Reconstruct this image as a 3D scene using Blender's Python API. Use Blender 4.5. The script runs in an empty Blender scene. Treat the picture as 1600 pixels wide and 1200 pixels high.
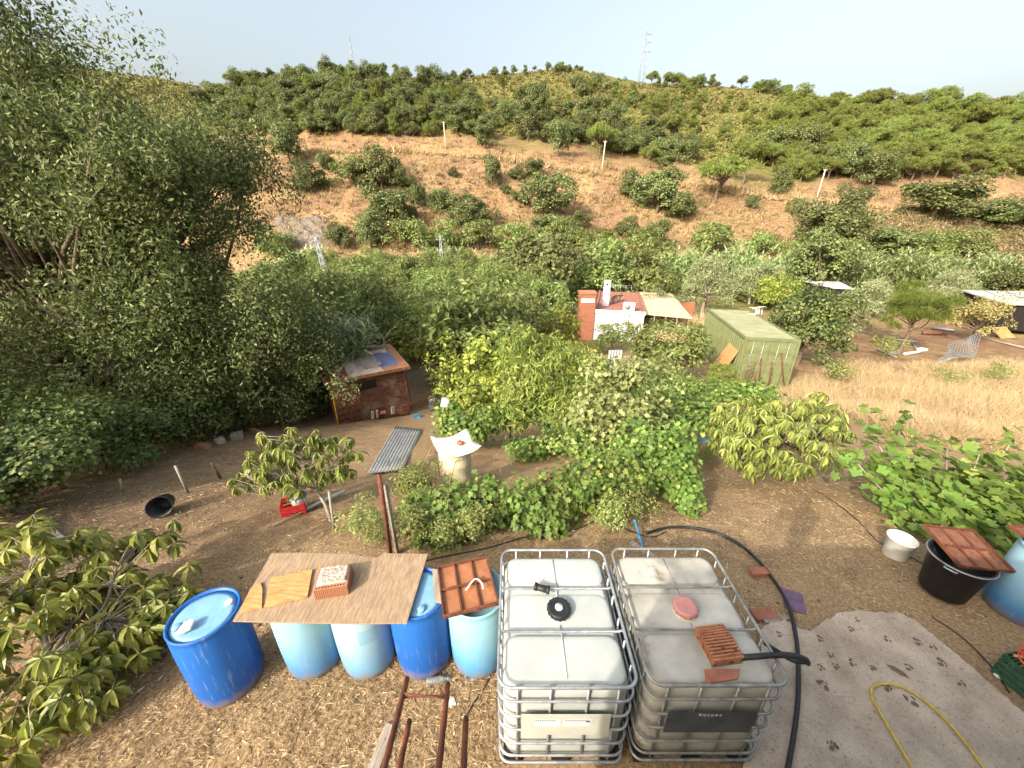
import bpy, math, random
import numpy as np
from mathutils import Vector, Matrix, Euler
rnd = random.Random(11)
rg = np.random.default_rng(7)
scene = bpy.context.scene
C = scene.collection
R = math.radians
# ------------------------------------------------------------------ camera, sky, sun, exposure
CAM_H, PITCH = 4.2, 23.6
cam_data = bpy.data.cameras.new('camera'); cam_data.sensor_width = 36; cam_data.lens = 13.5
cam_data.clip_start = 0.05; cam_data.clip_end = 4000
cam = bpy.data.objects.new('camera', cam_data); C.objects.link(cam)
cam.location = (0, 0, CAM_H); cam.rotation_euler = (R(90 - PITCH), 0, 0)
scene.camera = cam
SUN_EL, SUN_AZ = 32.0, 222.0           # the sun stands behind the camera, to its left
sun_to = Vector((math.sin(R(SUN_AZ)) * math.cos(R(SUN_EL)), math.cos(R(SUN_AZ)) * math.cos(R(SUN_EL)), math.sin(R(SUN_EL))))
world = bpy.data.worlds.new('World'); scene.world = world; world.use_nodes = True
wn = world.node_tree; wn.nodes.clear()
sky = wn.nodes.new('ShaderNodeTexSky'); sky.sky_type = 'NISHITA'; sky.sun_disc = False
sky.sun_elevation = R(SUN_EL); sky.sun_rotation = R(SUN_AZ)
sky.air_density = 1.6; sky.dust_density = 9.0; sky.ozone_density = 1.5; sky.altitude = 100
bg = wn.nodes.new('ShaderNodeBackground'); bg.inputs['Strength'].default_value = 0.15
wo = wn.nodes.new('ShaderNodeOutputWorld')
hz = wn.nodes.new('ShaderNodeHueSaturation'); hz.inputs['Saturation'].default_value = .62; hz.inputs['Value'].default_value = 1.05   # thin white summer veil, the same over the whole sky
wn.links.new(sky.outputs[0], hz.inputs['Color']); wn.links.new(hz.outputs[0], bg.inputs[0]); wn.links.new(bg.outputs[0], wo.inputs[0])
sun_data = bpy.data.lights.new('sun', 'SUN'); sun_data.energy = 2.5; sun_data.angle = R(0.8); sun_data.color = (1.0, 0.91, 0.78)
sun = bpy.data.objects.new('sun', sun_data); C.objects.link(sun)
sun.rotation_euler = (-sun_to).to_track_quat('-Z', 'Y').to_euler()
vs = scene.view_settings; vs.view_transform = 'Standard'; vs.look = 'None'; vs.gamma = 1; vs.use_curve_mapping = False
vs.exposure = 1.2
cy = scene.cycles
cy.max_bounces = 5; cy.diffuse_bounces = 3; cy.glossy_bounces = 2; cy.transmission_bounces = 4; cy.transparent_max_bounces = 6
cy.use_adaptive_sampling = True; cy.adaptive_threshold = 0.02; cy.caustics_reflective = False; cy.caustics_refractive = False

# ------------------------------------------------------------------ helpers: objects
def tag(o, label=None, cat=None, group=None, kind=None):
    if label: o['label'] = label
    if cat: o['category'] = cat
    if group: o['group'] = group
    if kind: o['kind'] = kind
    return o
def thing(name, label, cat, loc=(0, 0, 0), rot=(0, 0, 0), group=None, scale=1.0):
    o = bpy.data.objects.new(name, None); C.objects.link(o)
    o.empty_display_size = 0.1
    o.location = loc; o.rotation_euler = rot if hasattr(rot, '__len__') else (0, 0, rot)
    o.scale = (scale,) * 3 if not hasattr(scale, '__len__') else scale
    return tag(o, label, cat, group)
def link(name, mesh, parent=None, loc=None, rot=None, scale=None):
    o = bpy.data.objects.new(name, mesh); C.objects.link(o)
    if parent is not None: o.parent = parent
    if loc is not None: o.location = loc
    if rot is not None: o.rotation_euler = rot
    if scale is not None: o.scale = scale
    return o
def copy_tree(o, parent=None):
    c = o.copy(); C.objects.link(c)
    if parent is not None: c.parent = parent
    for ch in list(o.children): copy_tree(ch, c)
    return c
def mesh_np(name, V, F, mat=None, smooth=False):
    V = np.asarray(V, np.float32).reshape(-1, 3); F = np.asarray(F, np.int32)
    k = F.shape[1]; me = bpy.data.meshes.new(name)
    me.vertices.add(len(V)); me.vertices.foreach_set('co', V.ravel())
    me.loops.add(F.size); me.loops.foreach_set('vertex_index', F.ravel())
    me.polygons.add(len(F)); me.polygons.foreach_set('loop_start', np.arange(0, F.size, k, dtype=np.int32))
    me.polygons.foreach_set('use_smooth', np.full(len(F), smooth, dtype=bool))
    me.update(calc_edges=True)
    if mat: me.materials.append(mat)
    return me
class MB:
    """collects boxes, tubes, lathes and sheets; build() links them as one mesh object"""
    def __init__(s): s.v = []; s.f = []; s.sm = []
    def add(s, v, f, smooth=False, M=None):
        b = len(s.v)
        for p in v:
            p = Vector(p)
            s.v.append(tuple(M @ p) if M is not None else tuple(p))
        for q in f: s.f.append([i + b for i in q]); s.sm.append(smooth)
        return s
    def box(s, c, d, M=None, taper=1.0):
        x, y, z = d[0] / 2, d[1] / 2, d[2] / 2; t = taper
        v = [(-x, -y, -z), (x, -y, -z), (x, y, -z), (-x, y, -z), (-x * t, -y * t, z), (x * t, -y * t, z), (x * t, y * t, z), (-x * t, y * t, z)]
        v = [(p[0] + c[0], p[1] + c[1], p[2] + c[2]) for p in v]
        return s.add(v, [(3, 2, 1, 0), (4, 5, 6, 7), (0, 1, 5, 4), (1, 2, 6, 5), (2, 3, 7, 6), (3, 0, 4, 7)], False, M)
    def tube(s, pts, r, seg=8, closed=False, cap=True, M=None, flat=1.0):
        P = [Vector(p) for p in pts]; n = len(P)
        rr = r if hasattr(r, '__len__') else [r] * n
        v = []; f = []; N = None
        for i in range(n):
            if closed: t = P[(i + 1) % n] - P[i - 1]
            else: t = P[min(i + 1, n - 1)] - P[max(i - 1, 0)]
            t.normalize()
            if N is None:
                N = Vector((0, 0, 1)) if abs(t.z) < .9 else Vector((1, 0, 0))
            N = (N - t * N.dot(t)); N.normalize(); B = t.cross(N)
            for k in range(seg):
                a = 2 * math.pi * k / seg
                v.append(P[i] + (N * math.cos(a) * flat + B * math.sin(a)) * rr[i])
        m = n if closed else n - 1
        for i in range(m):
            for k in range(seg):
                a = i * seg + k; b = i * seg + (k + 1) % seg; j = (i + 1) % n
                f.append((a, b, j * seg + (k + 1) % seg, j * seg + k))
        if cap and not closed:
            f.append(tuple(range(seg))[::-1]); f.append(tuple((n - 1) * seg + k for k in range(seg)))
        return s.add(v, f, True, M)
    def lathe(s, prof, seg=32, M=None, smooth=True, wob=0.0):
        v = []; f = []
        for j, (r, z) in enumerate(prof):
            for k in range(seg):
                a = 2 * math.pi * k / seg
                q = r * (1 + wob * math.sin(3 * a + j * .7))
                v.append((q * math.cos(a), q * math.sin(a), z))
        for j in range(len(prof) - 1):
            for k in range(seg):
                f.append((j * seg + k, j * seg + (k + 1) % seg, (j + 1) * seg + (k + 1) % seg, (j + 1) * seg + k))
        if prof[0][0] > 1e-4: f.append(tuple(range(seg))[::-1])
        if prof[-1][0] > 1e-4: f.append(tuple((len(prof) - 1) * seg + k for k in range(seg)))
        return s.add(v, f, smooth, M)
    def prism(s, outline, z0, z1, M=None):
        n = len(outline)
        v = [(x, y, z0) for x, y in outline] + [(x, y, z1) for x, y in outline]
        f = [tuple(range(n))[::-1], tuple(range(n, 2 * n))] + [(i, (i + 1) % n, n + (i + 1) % n, n + i) for i in range(n)]
        return s.add(v, f, False, M)
    def mesh(s, name, mat):
        me = bpy.data.meshes.new(name); me.from_pydata(s.v, [], s.f)
        me.polygons.foreach_set('use_smooth', np.array(s.sm, dtype=bool)); me.update()
        if mat: me.materials.append(mat)
        return me
    def build(s, name, mat, parent=None, loc=None, rot=None, bevel=0.0, seg=2, label=None, kind=None):
        o = link(name, s.mesh(name, mat), parent, loc, rot)
        if bevel:
            b = o.modifiers.new('b', 'BEVEL'); b.width = bevel; b.segments = seg; b.limit_method = 'ANGLE'; b.angle_limit = R(40)
        tag(o, label, None, None, kind)
        return o
def TR(loc=(0, 0, 0), rot=(0, 0, 0), sc=(1, 1, 1)):
    return Matrix.Translation(loc) @ Euler(rot).to_matrix().to_4x4() @ Matrix.Diagonal((*sc, 1))
def smooth_path(P, n=6, closed=False):
    P = [Vector(p) for p in P]; out = []; m = len(P)
    for i in range(m if closed else m - 1):
        if closed: a, b, c, d = P[i - 1], P[i], P[(i + 1) % m], P[(i + 2) % m]
        else: a, b, c, d = P[max(i - 1, 0)], P[i], P[i + 1], P[min(i + 2, m - 1)]
        for k in range(n):
            t = k / n
            out.append(.5 * ((2 * b) + (c - a) * t + (2 * a - 5 * b + 4 * c - d) * t * t + (3 * b - a - 3 * c + d) * t ** 3))
    if not closed: out.append(P[-1])
    return out
# ------------------------------------------------------------------ helpers: materials
def srgb(*c):
    return tuple((x / 255 / 12.92) if x / 255 <= .04045 else ((x / 255 + .055) / 1.055) ** 2.4 for x in c) + (1,)
class NT:
    def __init__(s, name):
        s.m = bpy.data.materials.new(name); s.m.use_nodes = True; s.t = s.m.node_tree; s.t.nodes.clear()
        s.out = s.n('ShaderNodeOutputMaterial')
    def n(s, kind, **kw):
        d = s.t.nodes.new(kind)
        for k, v in kw.items(): setattr(d, k, v)
        return d
    def l(s, a, b): s.t.links.new(a, b)
    def noise(s, scale, detail=4, rough=.55, vec=None, dist=0):
        d = s.n('ShaderNodeTexNoise'); d.inputs['Scale'].default_value = scale; d.inputs['Detail'].default_value = detail
        d.inputs['Roughness'].default_value = rough; d.inputs['Distortion'].default_value = dist
        if vec is not None: s.l(vec, d.inputs['Vector'])
        return d.outputs[0]
    def coord(s, which='Object', scale=None):
        o = s.n('ShaderNodeTexCoord').outputs[which]
        if scale is not None:
            m = s.n('ShaderNodeMapping'); m.inputs['Scale'].default_value = scale; s.l(o, m.inputs[0]); o = m.outputs[0]
        return o
    def pos(s, scale=None):
        o = s.n('ShaderNodeNewGeometry').outputs['Position']
        if scale is not None:
            m = s.n('ShaderNodeMapping'); m.inputs['Scale'].default_value = scale; s.l(o, m.inputs[0]); o = m.outputs[0]
        return o
    def ramp(s, fac, stops, interp='LINEAR'):
        d = s.n('ShaderNodeValToRGB'); cr = d.color_ramp; cr.interpolation = interp
        while len(cr.elements) < len(stops): cr.elements.new(.5)
        for e, (p, c) in zip(cr.elements, stops):
            e.position = p; e.color = c if hasattr(c, '__len__') else (c, c, c, 1)
        s.l(fac, d.inputs[0]); return d.outputs[0]
    def mix(s, fac, a, b, blend='MIX'):
        d = s.n('ShaderNodeMix', data_type='RGBA', blend_type=blend)
        for v, i in ((fac, 0), (a, 6), (b, 7)):
            if hasattr(v, 'links'): s.l(v, d.inputs[i])
            else: d.inputs[i].default_value = v
        return d.outputs[2]
    def math(s, op, a, b=0.0):
        d = s.n('ShaderNodeMath', operation=op)
        for v, i in ((a, 0), (b, 1)):
            if hasattr(v, 'links'): s.l(v, d.inputs[i])
            else: d.inputs[i].default_value = v
        return d.outputs[0]
    def bump(s, h, strength=.4, dist=.02):
        d = s.n('ShaderNodeBump'); d.inputs['Strength'].default_value = strength; d.inputs['Distance'].default_value = dist
        s.l(h, d.inputs['Height']); return d.outputs[0]
    def pbsdf(s, col, rough=.7, metal=0, normal=None, spec=.4, **kw):
        d = s.n('ShaderNodeBsdfPrincipled')
        for v, k in ((col, 'Base Color'), (rough, 'Roughness'), (metal, 'Metallic')):
            if hasattr(v, 'links'): s.l(v, d.inputs[k])
            else: d.inputs[k].default_value = v
        d.inputs['Specular IOR Level'].default_value = spec
        if normal is not None: s.l(normal, d.inputs['Normal'])
        for k, v in kw.items(): d.inputs[k.replace('_', ' ')].default_value = v
        return d.outputs[0]
    def done(s, sh): s.l(sh, s.out.inputs[0]); return s.m
def plain(name, c1, c2, scale=6, rough=.7, metal=0, bump=.2, bscale=None, bdist=.01, spot=None, spec=.4, stretch=None, lo=.35, hi=.65):
    """two-tone noisy surface, optional third colour in sparse spots, fine bump"""
    n = NT(name); co = n.coord('Object', stretch)
    col = n.ramp(n.noise(scale, 6, .6, co), [(lo, c1), (hi, c2)])
    if spot: col = n.mix(n.ramp(n.noise(spot[1], 5, .65, co), [(spot[2], 0.0), (min(spot[2] + .12, 1), 1.0)]), col, spot[0])
    nm = n.bump(n.noise(bscale or scale * 6, 4, .6, co), bump, bdist)
    return n.done(n.pbsdf(col, rough, metal, nm, spec))
def leafmat(name, c1, c2, c3=None, trans=.35, rough=.5, obvar=.25, spec=.35, hue=.48):
    """leaf: colour varies leaf by leaf and plant by plant; thin and partly translucent"""
    n = NT(name)
    ri = n.n('ShaderNodeNewGeometry').outputs['Random Per Island']
    col = n.ramp(ri, [(0, c1), (.75, c2), (1, c3 or c2)])
    orr = n.n('ShaderNodeObjectInfo').outputs['Random']
    hs = n.n('ShaderNodeHueSaturation'); hs.inputs['Saturation'].default_value = .95
    n.l(col, hs.inputs['Color'])
    n.l(n.math('ADD', n.math('MULTIPLY', orr, obvar * 2), 1.12 - obvar), hs.inputs['Value'])
    n.l(n.math('ADD', n.math('MULTIPLY', orr, .03), hue), hs.inputs['Hue'])
    p = n.pbsdf(hs.outputs[0], rough, 0, None, spec)
    t = n.n('ShaderNodeBsdfTranslucent'); n.l(hs.outputs[0], t.inputs['Color'])
    mx = n.n('ShaderNodeMixShader'); mx.inputs[0].default_value = trans
    n.l(p, mx.inputs[1]); n.l(t.outputs[0], mx.inputs[2])
    return n.done(mx.outputs[0])
# ------------------------------------------------------------------ the terrain: height of the ground at (x, y)
SIN, COS = math.sin(R(PITCH)), math.cos(R(PITCH))
def tpy(py):                      # slope (rise per metre forward) under which a row of the picture is seen
    v = (600 - np.asarray(py, float)) / 600
    return (-SIN + v * COS) / (COS + v * SIN)
def upx(px, py):                  # sideways metres per metre forward
    v = (600 - np.asarray(py, float)) / 600
    return (np.asarray(px, float) - 800) / 600 / (COS + v * SIN)
_perm = rg.random((256, 256)).astype(np.float32)
def vnoise(x, y):
    x = np.asarray(x, float); y = np.asarray(y, float)
    xi = np.floor(x).astype(int); yi = np.floor(y).astype(int); fx = x - xi; fy = y - yi
    fx = fx * fx * (3 - 2 * fx); fy = fy * fy * (3 - 2 * fy)
    g = lambda a, b: _perm[a & 255, b & 255]
    return (g(xi, yi) * (1 - fx) + g(xi + 1, yi) * fx) * (1 - fy) + (g(xi, yi + 1) * (1 - fx) + g(xi + 1, yi + 1) * fx) * fy - .5
def fbm(x, y, o=4):
    return sum(vnoise(x * 2 ** i + 17 * i, y * 2 ** i + 31 * i) / 2 ** i for i in range(o))
_ny = [-40, 2.6, 4, 5.5, 7.4, 10.4, 12.5, 17, 25, 40, 62, 68]
_nz = [0, 0, -.12, -.45, -1.15, -2.0, -2.7, -3.5, -4.4, -5.3, -5.4, -4.6]
_yy = np.linspace(-40, 68, 2200)
_zz = np.interp(_yy, _ny, _nz); _k = np.hanning(41); _k /= _k.sum()
_zz = np.convolve(np.pad(_zz, 20, 'edge'), _k, 'valid')
def near_z(x, y): return np.interp(y, _yy, _zz)
_rpx = [-300, 0, 370, 500, 600, 700, 800, 950, 1100, 1250, 1400, 1600, 2000]
_rpy = [240, 240, 238, 237, 236, 240, 250, 272, 292, 312, 322, 328, 332]
_rY = [125, 120, 112, 110, 109, 108, 106, 102, 98, 94, 90, 86, 82]
_gpx = [-300, 0, 90, 200, 300, 335, 370, 400, 500, 600, 680, 760, 850, 900, 1000, 1100, 1150, 1300, 1450, 1600, 2000]
_gpy = [60, 78, 97, 116, 129, 150, 132, 122, 112, 114, 126, 117, 109, 107, 129, 133, 136, 152, 163, 168, 168]
_gY = [340, 340, 335, 325, 315, 255, 200, 185, 175, 178, 200, 270, 320, 330, 310, 285, 265, 230, 205, 190, 190]
_ru = upx(_rpx, _rpy); _gu = upx(_gpx, _gpy)
_rz = CAM_H + tpy(_rpy) * np.array(_rY); _gz = CAM_H + tpy(_gpy) * np.array(_gY)
def road_at(u): return np.interp(u, _ru, _rY), np.interp(u, _ru, _rz)
def ground_z(x, y):
    x = np.asarray(x, float); y = np.asarray(y, float)
    ys = np.maximum(y, 1.0); u = np.clip(x / ys, -3, 3)
    Yr, zr = road_at(u); Yg = np.interp(u, _gu, _gY); zg = np.interp(u, _gu, _gz)
    Yb = 67.0
    k = [np.full_like(u, Yb), Yr - 2.6, Yr + 1.6, Yr + 5.5, Yg, Yg + 500]
    zk = [np.full_like(u, -4.8), zr - .5, zr + 0.0, zr + 3.2, zg, zg - 120]
    z = near_z(x, y).copy() if hasattr(near_z(x, y), 'copy') else near_z(x, y)
    z = np.asarray(z, float)
    for i in range(5):
        t = (y - k[i]) / (k[i + 1] - k[i]); m = (y >= k[i]) & (y < k[i + 1]) if i < 4 else (y >= k[i])
        z = np.where(m, zk[i] + (zk[i + 1] - zk[i]) * t, z)
    w = np.clip((y - 70) / 20, 0, 1); wr = np.clip(np.abs(y - Yr) / 10 - .35, 0, 1)
    hill = fbm(x / 26, y / 26, 4) * 5.0 * np.clip(1.3 - np.abs(y - Yg) / 400, .2, 1)
    keep = np.clip(np.abs(y - Yg) / 45, .25, 1)
    hill = hill + (np.abs(fbm(x / 6.5 + 5, y / 11, 3)) - .2) * 2.6
    z = z + hill * w * wr * keep
    near = fbm(x / 1.7, y / 1.7, 3) * .10 * np.clip((y - 3.2) / 3, 0, 1) + fbm(x / .5 + 9, y / .5, 2) * .02
    return z + near * (1 - w)
def gz(x, y): return float(ground_z(np.array([x]), np.array([y]))[0])
_Ys = np.concatenate([np.arange(.8, 12, .01), np.arange(12, 30, .04), np.arange(30, 80, .15), np.arange(80, 360, .6)])
def gp(px, py, lift=0.0):         # the point of the ground seen at a place of the photograph
    u = float(upx(px, py)); t = float(tpy(py))
    g = ground_z(u * _Ys, _Ys); r = CAM_H + t * _Ys
    i = int(np.argmax(r <= g))
    if r[i] > g[i]: i = int(np.argmin(r - g))
    return Vector((u * _Ys[i], _Ys[i], g[i] + lift))
def at(px, py, Y): return Vector((float(upx(px, py)) * Y, Y, CAM_H + float(tpy(py)) * Y))
def onz(px, py, z):
    t = float(tpy(py)); Y = (z - CAM_H) / t
    return at(px, py, Y)
def mpp(p): return (p[1] * COS + (CAM_H - p[2]) * SIN) / 600      # metres per photograph pixel at a point
# ------------------------------------------------------------------ the ground sheet
def ground_material():
    n = NT('ground_earth')
    P = n.pos()
    at_ = n.n('ShaderNodeAttribute'); at_.attribute_name = 'zone'
    sep = n.n('ShaderNodeSeparateColor'); n.l(at_.outputs['Color'], sep.inputs[0])
    zr, zg, zb = sep.outputs
    fine = n.noise(34, 8, .72, P); mid = n.noise(3.2, 6, .65, P, .6); big = n.noise(.35, 5, .6, P)
    soil = n.ramp(fine, [(.3, srgb(82, 67, 54)), (.5, srgb(120, 99, 78)), (.68, srgb(158, 135, 106))])
    straw = n.ramp(fine, [(.28, srgb(104, 84, 64)), (.5, srgb(156, 130, 98)), (.72, srgb(194, 170, 132))])
    nearc = n.mix(n.ramp(n.math('ADD', n.math('MULTIPLY', mid, .55), n.math('MULTIPLY', zr, .6)), [(.42, 0.0), (.62, 1.0)]), soil, straw)
    hfine = n.noise(1.6, 8, .75, P, .4); hbig = n.noise(.09, 6, .62, P, .8)
    red = n.ramp(hfine, [(.3, srgb(98, 75, 57)), (.55, srgb(134, 106, 80)), (.75, srgb(153, 128, 99))])
    dry = n.ramp(hfine, [(.28, srgb(104, 86, 60)), (.5, srgb(144, 122, 86)), (.72, srgb(166, 146, 108))])
    hill = n.mix(n.ramp(n.math('ADD', n.math('MULTIPLY', hbig, .9), n.math('MULTIPLY', hfine, .3)), [(.54, 0.0), (.72, 1.0)]), red, dry)
    scrub = n.ramp(n.noise(.9, 8, .75, P), [(.3, srgb(62, 66, 34)), (.52, srgb(104, 102, 56)), (.72, srgb(150, 132, 84))])
    c = n.mix(zg, nearc, hill); c = n.mix(zb, c, scrub)
    h = n.math('ADD', n.math('MULTIPLY', fine, 1.0), n.math('MULTIPLY', mid, .8))
    return n.done(n.pbsdf(c, .95, 0, n.bump(h, .7, .035), .1))
ys = np.concatenate([np.linspace(-12, 14, 130), 14 + (np.geomspace(1, 700, 270) - 1)[1:]])
us = np.linspace(-2.0, 2.0, 330)
UU, YY = np.meshgrid(us, ys); XX = UU * (np.maximum(YY, 0) + 9.0)
ZZ = ground_z(XX, YY)
nr, nc = XX.shape
idx = np.arange(nr * nc).reshape(nr, nc)
F = np.stack([idx[:-1, :-1], idx[:-1, 1:], idx[1:, 1:], idx[1:, :-1]], -1).reshape(-1, 4)
gm = mesh_np('ground', np.stack([XX, YY, ZZ], -1), F, ground_material(), True)
uu = XX / np.maximum(YY, 1)
Yr_, _ = road_at(uu); Yg_ = np.interp(uu, _gu, _gY)
pxs = 800 + uu * 600 * 1.1
nz_ = fbm(XX / 14, YY / 14, 3)
z_hill = np.clip((YY - 60) / 8, 0, 1)
right_patch = np.clip((XX - 14) / 3, 0, 1) * np.clip((YY - 13) / 3, 0, 1) * np.clip((45 - YY) / 6, 0, 1)
z_hill = np.maximum(z_hill, right_patch)
z_scrub = np.clip((YY - Yr_ - 10 + nz_ * 26) / 12, 0, 1)
val = np.clip((YY - 22) / 6, 0, 1) * np.clip((66 - YY) / 6, 0, 1) * (1 - right_patch)
z_scrub = np.maximum(z_scrub * (YY > 66), val)
bare = np.clip((uu - .30) / .1, 0, 1) * np.clip((1.25 - uu) / .1, 0, 1)
z_straw = np.clip(.35 + nz_ * .8 + np.clip((3.6 - YY) / 2, 0, 1) * .7 + np.clip((XX - 2.5) / 2, 0, 1) * .15 - np.clip((-XX - 2) / 3, 0, 1) * np.clip((YY - 3.5) / 1.5, 0, 1) * .25, 0, 1)
zone = np.stack([z_straw, z_hill, z_scrub, np.ones_like(z_straw)], -1).astype(np.float32)
ca = gm.color_attributes.new('zone', 'FLOAT_COLOR', 'POINT'); ca.data.foreach_set('color', zone.ravel())
tag(link('ground', gm), 'sloping earth garden, valley floor and dry hillsides', kind='structure')
# dirt road cut into the far slope
dr = NT('dirt_road'); dc = dr.ramp(dr.noise(.8, 7, .7, dr.pos()), [(.3, srgb(176, 130, 88)), (.6, srgb(214, 176, 122)), (.8, srgb(222, 196, 150))])
m_road = dr.done(dr.pbsdf(dc, .95, 0, None, .1))
V = []; F = []
uline = np.linspace(-.95, 1.7, 300)
for i, u in enumerate(uline):
    Yr, zr = road_at(np.array([u])); Yr = float(Yr[0])
    for j, d in enumerate((-2.2, -.9, .3, 1.5)):
        y = Yr + d; V.append((u * y, y, gz(u * y, y) + .12 + (.06 if j in (1, 2) else 0)))
for i in range(len(uline) - 1):
    for j in range(3): F.append((i * 4 + j, i * 4 + 4 + j, i * 4 + 5 + j, i * 4 + 1 + j))
tag(link('dirt_road', mesh_np('dirt_road', V, F, m_road, True)), 'pale dirt road across the hillside', kind='structure')
# ------------------------------------------------------------------ leaf templates (x = along the leaf, z = its face)
def norm(a): return a / np.maximum(np.linalg.norm(a, axis=-1, keepdims=True), 1e-9)
T_DIA = (np.array([[0, 0, 0], [.45, -.5, .08], [.45, .5, .08], [1, 0, 0]], np.float32), np.array([[0, 1, 3], [0, 3, 2]]))
T_SPIKE = (np.array([[0, -.5, 0], [0, .5, 0], [1, 0, 0]], np.float32), np.array([[0, 1, 2]]))
def long_leaf(droop, fold=.18, n=4):
    s = np.linspace(0, 1, n); w = np.array([.12, .9, .85, .0]) if n == 4 else np.sin(np.pi * np.clip(s * .95 + .05, 0, 1))
    v = []; f = []
    for i, t in enumerate(s):
        a = droop * t; x = t * np.cos(a * .6); z = -t * np.sin(a * .6)
        v += [(x, -w[i] / 2, z + fold * w[i] * .5), (x, 0, z), (x, w[i] / 2, z + fold * w[i] * .5)]
    for i in range(n - 1):
        a = i * 3
        for k in (0, 1): f += [(a + k, a + 3 + k, a + 4 + k), (a + k, a + 4 + k, a + 1 + k)]
    return np.array(v, np.float32), np.array(f)
def strip_leaf(droop, up=1):
    v = []
    for t, w in ((0, .5), (.35, 1.0), (.7, .7), (1, .08)):
        a = droop * t * .6; v += [(t * math.cos(a), -w / 2, -t * math.sin(a) * up), (t * math.cos(a), w / 2, -t * math.sin(a) * up)]
    return np.array(v, np.float32), np.array([(0, 2, 3), (0, 3, 1), (2, 4, 5), (2, 5, 3), (4, 6, 7), (4, 7, 5)])
T_STRIP = [strip_leaf(1.1), strip_leaf(1.8), strip_leaf(.6)]
T_LONG = [long_leaf(.5), long_leaf(1.0), long_leaf(1.5)]
def lobed(lobes, deep, depth=.12, n=24, petiole=.0):
    """palmate leaf: a fan whose rim goes in and out between the lobes"""
    v = [(.35, 0, -.05)]; f = []
    for k in range(n):
        a = -math.pi + 2 * math.pi * (k + .5) / n
        q = abs(a) / math.pi
        r = .5 * (1 - deep * (.5 - .5 * math.cos(a * lobes))) * (1 - .28 * q) * (.55 if q > .93 else 1)
        r *= 1.1 if q < .25 else 1
        v.append((.35 + r * math.cos(a) * 1.15, r * math.sin(a) * 1.1, depth * (r * 1.6) ** 2 - .05 - .25 * max(0, math.cos(a)) * r * r))
    for k in range(n): f.append((0, 1 + k, 1 + (k + 1) % n))
    return np.array(v, np.float32), np.array(f)
T_FIG = lobed(5, .34, .14, 26); T_VINE = lobed(5, .36, .2, 16)
def basis(D, N):
    X = norm(D); Z = norm(N - (N * X).sum(-1, keepdims=True) * X); Y = np.cross(Z, X)
    return np.stack([X, Y, Z], -1)
def scatter(templates, P, Rm, L, W):
    """leaf geometry: template i % k at P with axes Rm, L long, W wide -> (verts, tris)"""
    if not isinstance(templates, list): templates = [templates]
    outV = []; outF = []; base = 0; n = len(P)
    L = np.broadcast_to(L, (n,)); W = np.broadcast_to(W, (n,))
    pick = np.arange(n) % len(templates)
    for ti, (tv, tf) in enumerate(templates):
        m = pick == ti; k = int(m.sum())
        if not k: continue
        S = np.stack([L[m], W[m], L[m]], -1)
        loc = tv[None] * S[:, None, :]
        v = np.einsum('nij,nkj->nki', Rm[m], loc) + P[m][:, None, :]
        f = tf[None] + (np.arange(k) * len(tv))[:, None, None] + base
        outV.append(v.reshape(-1, 3)); outF.append(f.reshape(-1, 3)); base += k * len(tv)
    return np.concatenate(outV), np.concatenate(outF)
def rdir(g, n): return norm(g.normal(size=(n, 3)))
# ------------------------------------------------------------------ leaf and bark materials
M_OAK = leafmat('leaf_dark_oak', srgb(68, 78, 42), srgb(112, 122, 66), srgb(136, 144, 88), .3)
M_PINE = leafmat('leaf_pine', srgb(84, 98, 42), srgb(122, 134, 58), srgb(148, 156, 76), .3)
M_SCRUB = leafmat('leaf_scrub', srgb(92, 96, 44), srgb(132, 128, 62), srgb(156, 146, 84), .3)
M_AVO = leafmat('leaf_orchard', srgb(86, 102, 48), srgb(126, 142, 72), srgb(162, 172, 104), .38)
M_LEMON = leafmat('leaf_lemon', srgb(92, 108, 38), srgb(140, 150, 56), srgb(188, 188, 76), .4)
M_OLIVE = leafmat('leaf_olive', srgb(96, 106, 66), srgb(142, 148, 104), srgb(172, 176, 136), .3)
M_BIG = leafmat('leaf_big_tree', srgb(64, 76, 38), srgb(108, 120, 62), srgb(160, 166, 106), .35, hue=.488)
M_CAROB = leafmat('leaf_carob', srgb(52, 70, 34), srgb(92, 106, 50), srgb(124, 128, 66), .25)
M_MANGO = leafmat('leaf_mango', srgb(86, 104, 42), srgb(138, 150, 68), srgb(186, 188, 98), .35, .4)
M_FIG = leafmat('leaf_fig', srgb(78, 104, 42), srgb(122, 148, 60), srgb(172, 184, 90), .4, hue=.49)
M_VINE = leafmat('leaf_vine', srgb(74, 98, 38), srgb(112, 136, 56), srgb(168, 172, 82), .38, hue=.487)
M_AVOF = leafmat('leaf_avocado', srgb(82, 94, 36), srgb(136, 142, 58), srgb(182, 178, 86), .35, .38)
M_REED = leafmat('leaf_reed', srgb(112, 134, 76), srgb(156, 172, 112), srgb(196, 202, 148), .35)
M_STRAW = leafmat('straw', srgb(134, 110, 84), srgb(180, 154, 122), srgb(210, 190, 158), .2, .85, hue=.492)
M_DRY = leafmat('dry_grass', srgb(160, 134, 96), srgb(198, 172, 130), srgb(222, 202, 164), .3, .8, hue=.495)
M_WEED = leafmat('leaf_weed', srgb(94, 112, 52), srgb(142, 152, 80), srgb(172, 172, 104), .35)
M_BARK = plain('bark', srgb(78, 66, 54), srgb(122, 106, 88), 9, .9, 0, .6, 30, .03)
M_BARKP = plain('bark_pale', srgb(128, 118, 102), srgb(168, 158, 140), 9, .85, 0, .4, 30, .02)
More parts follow.
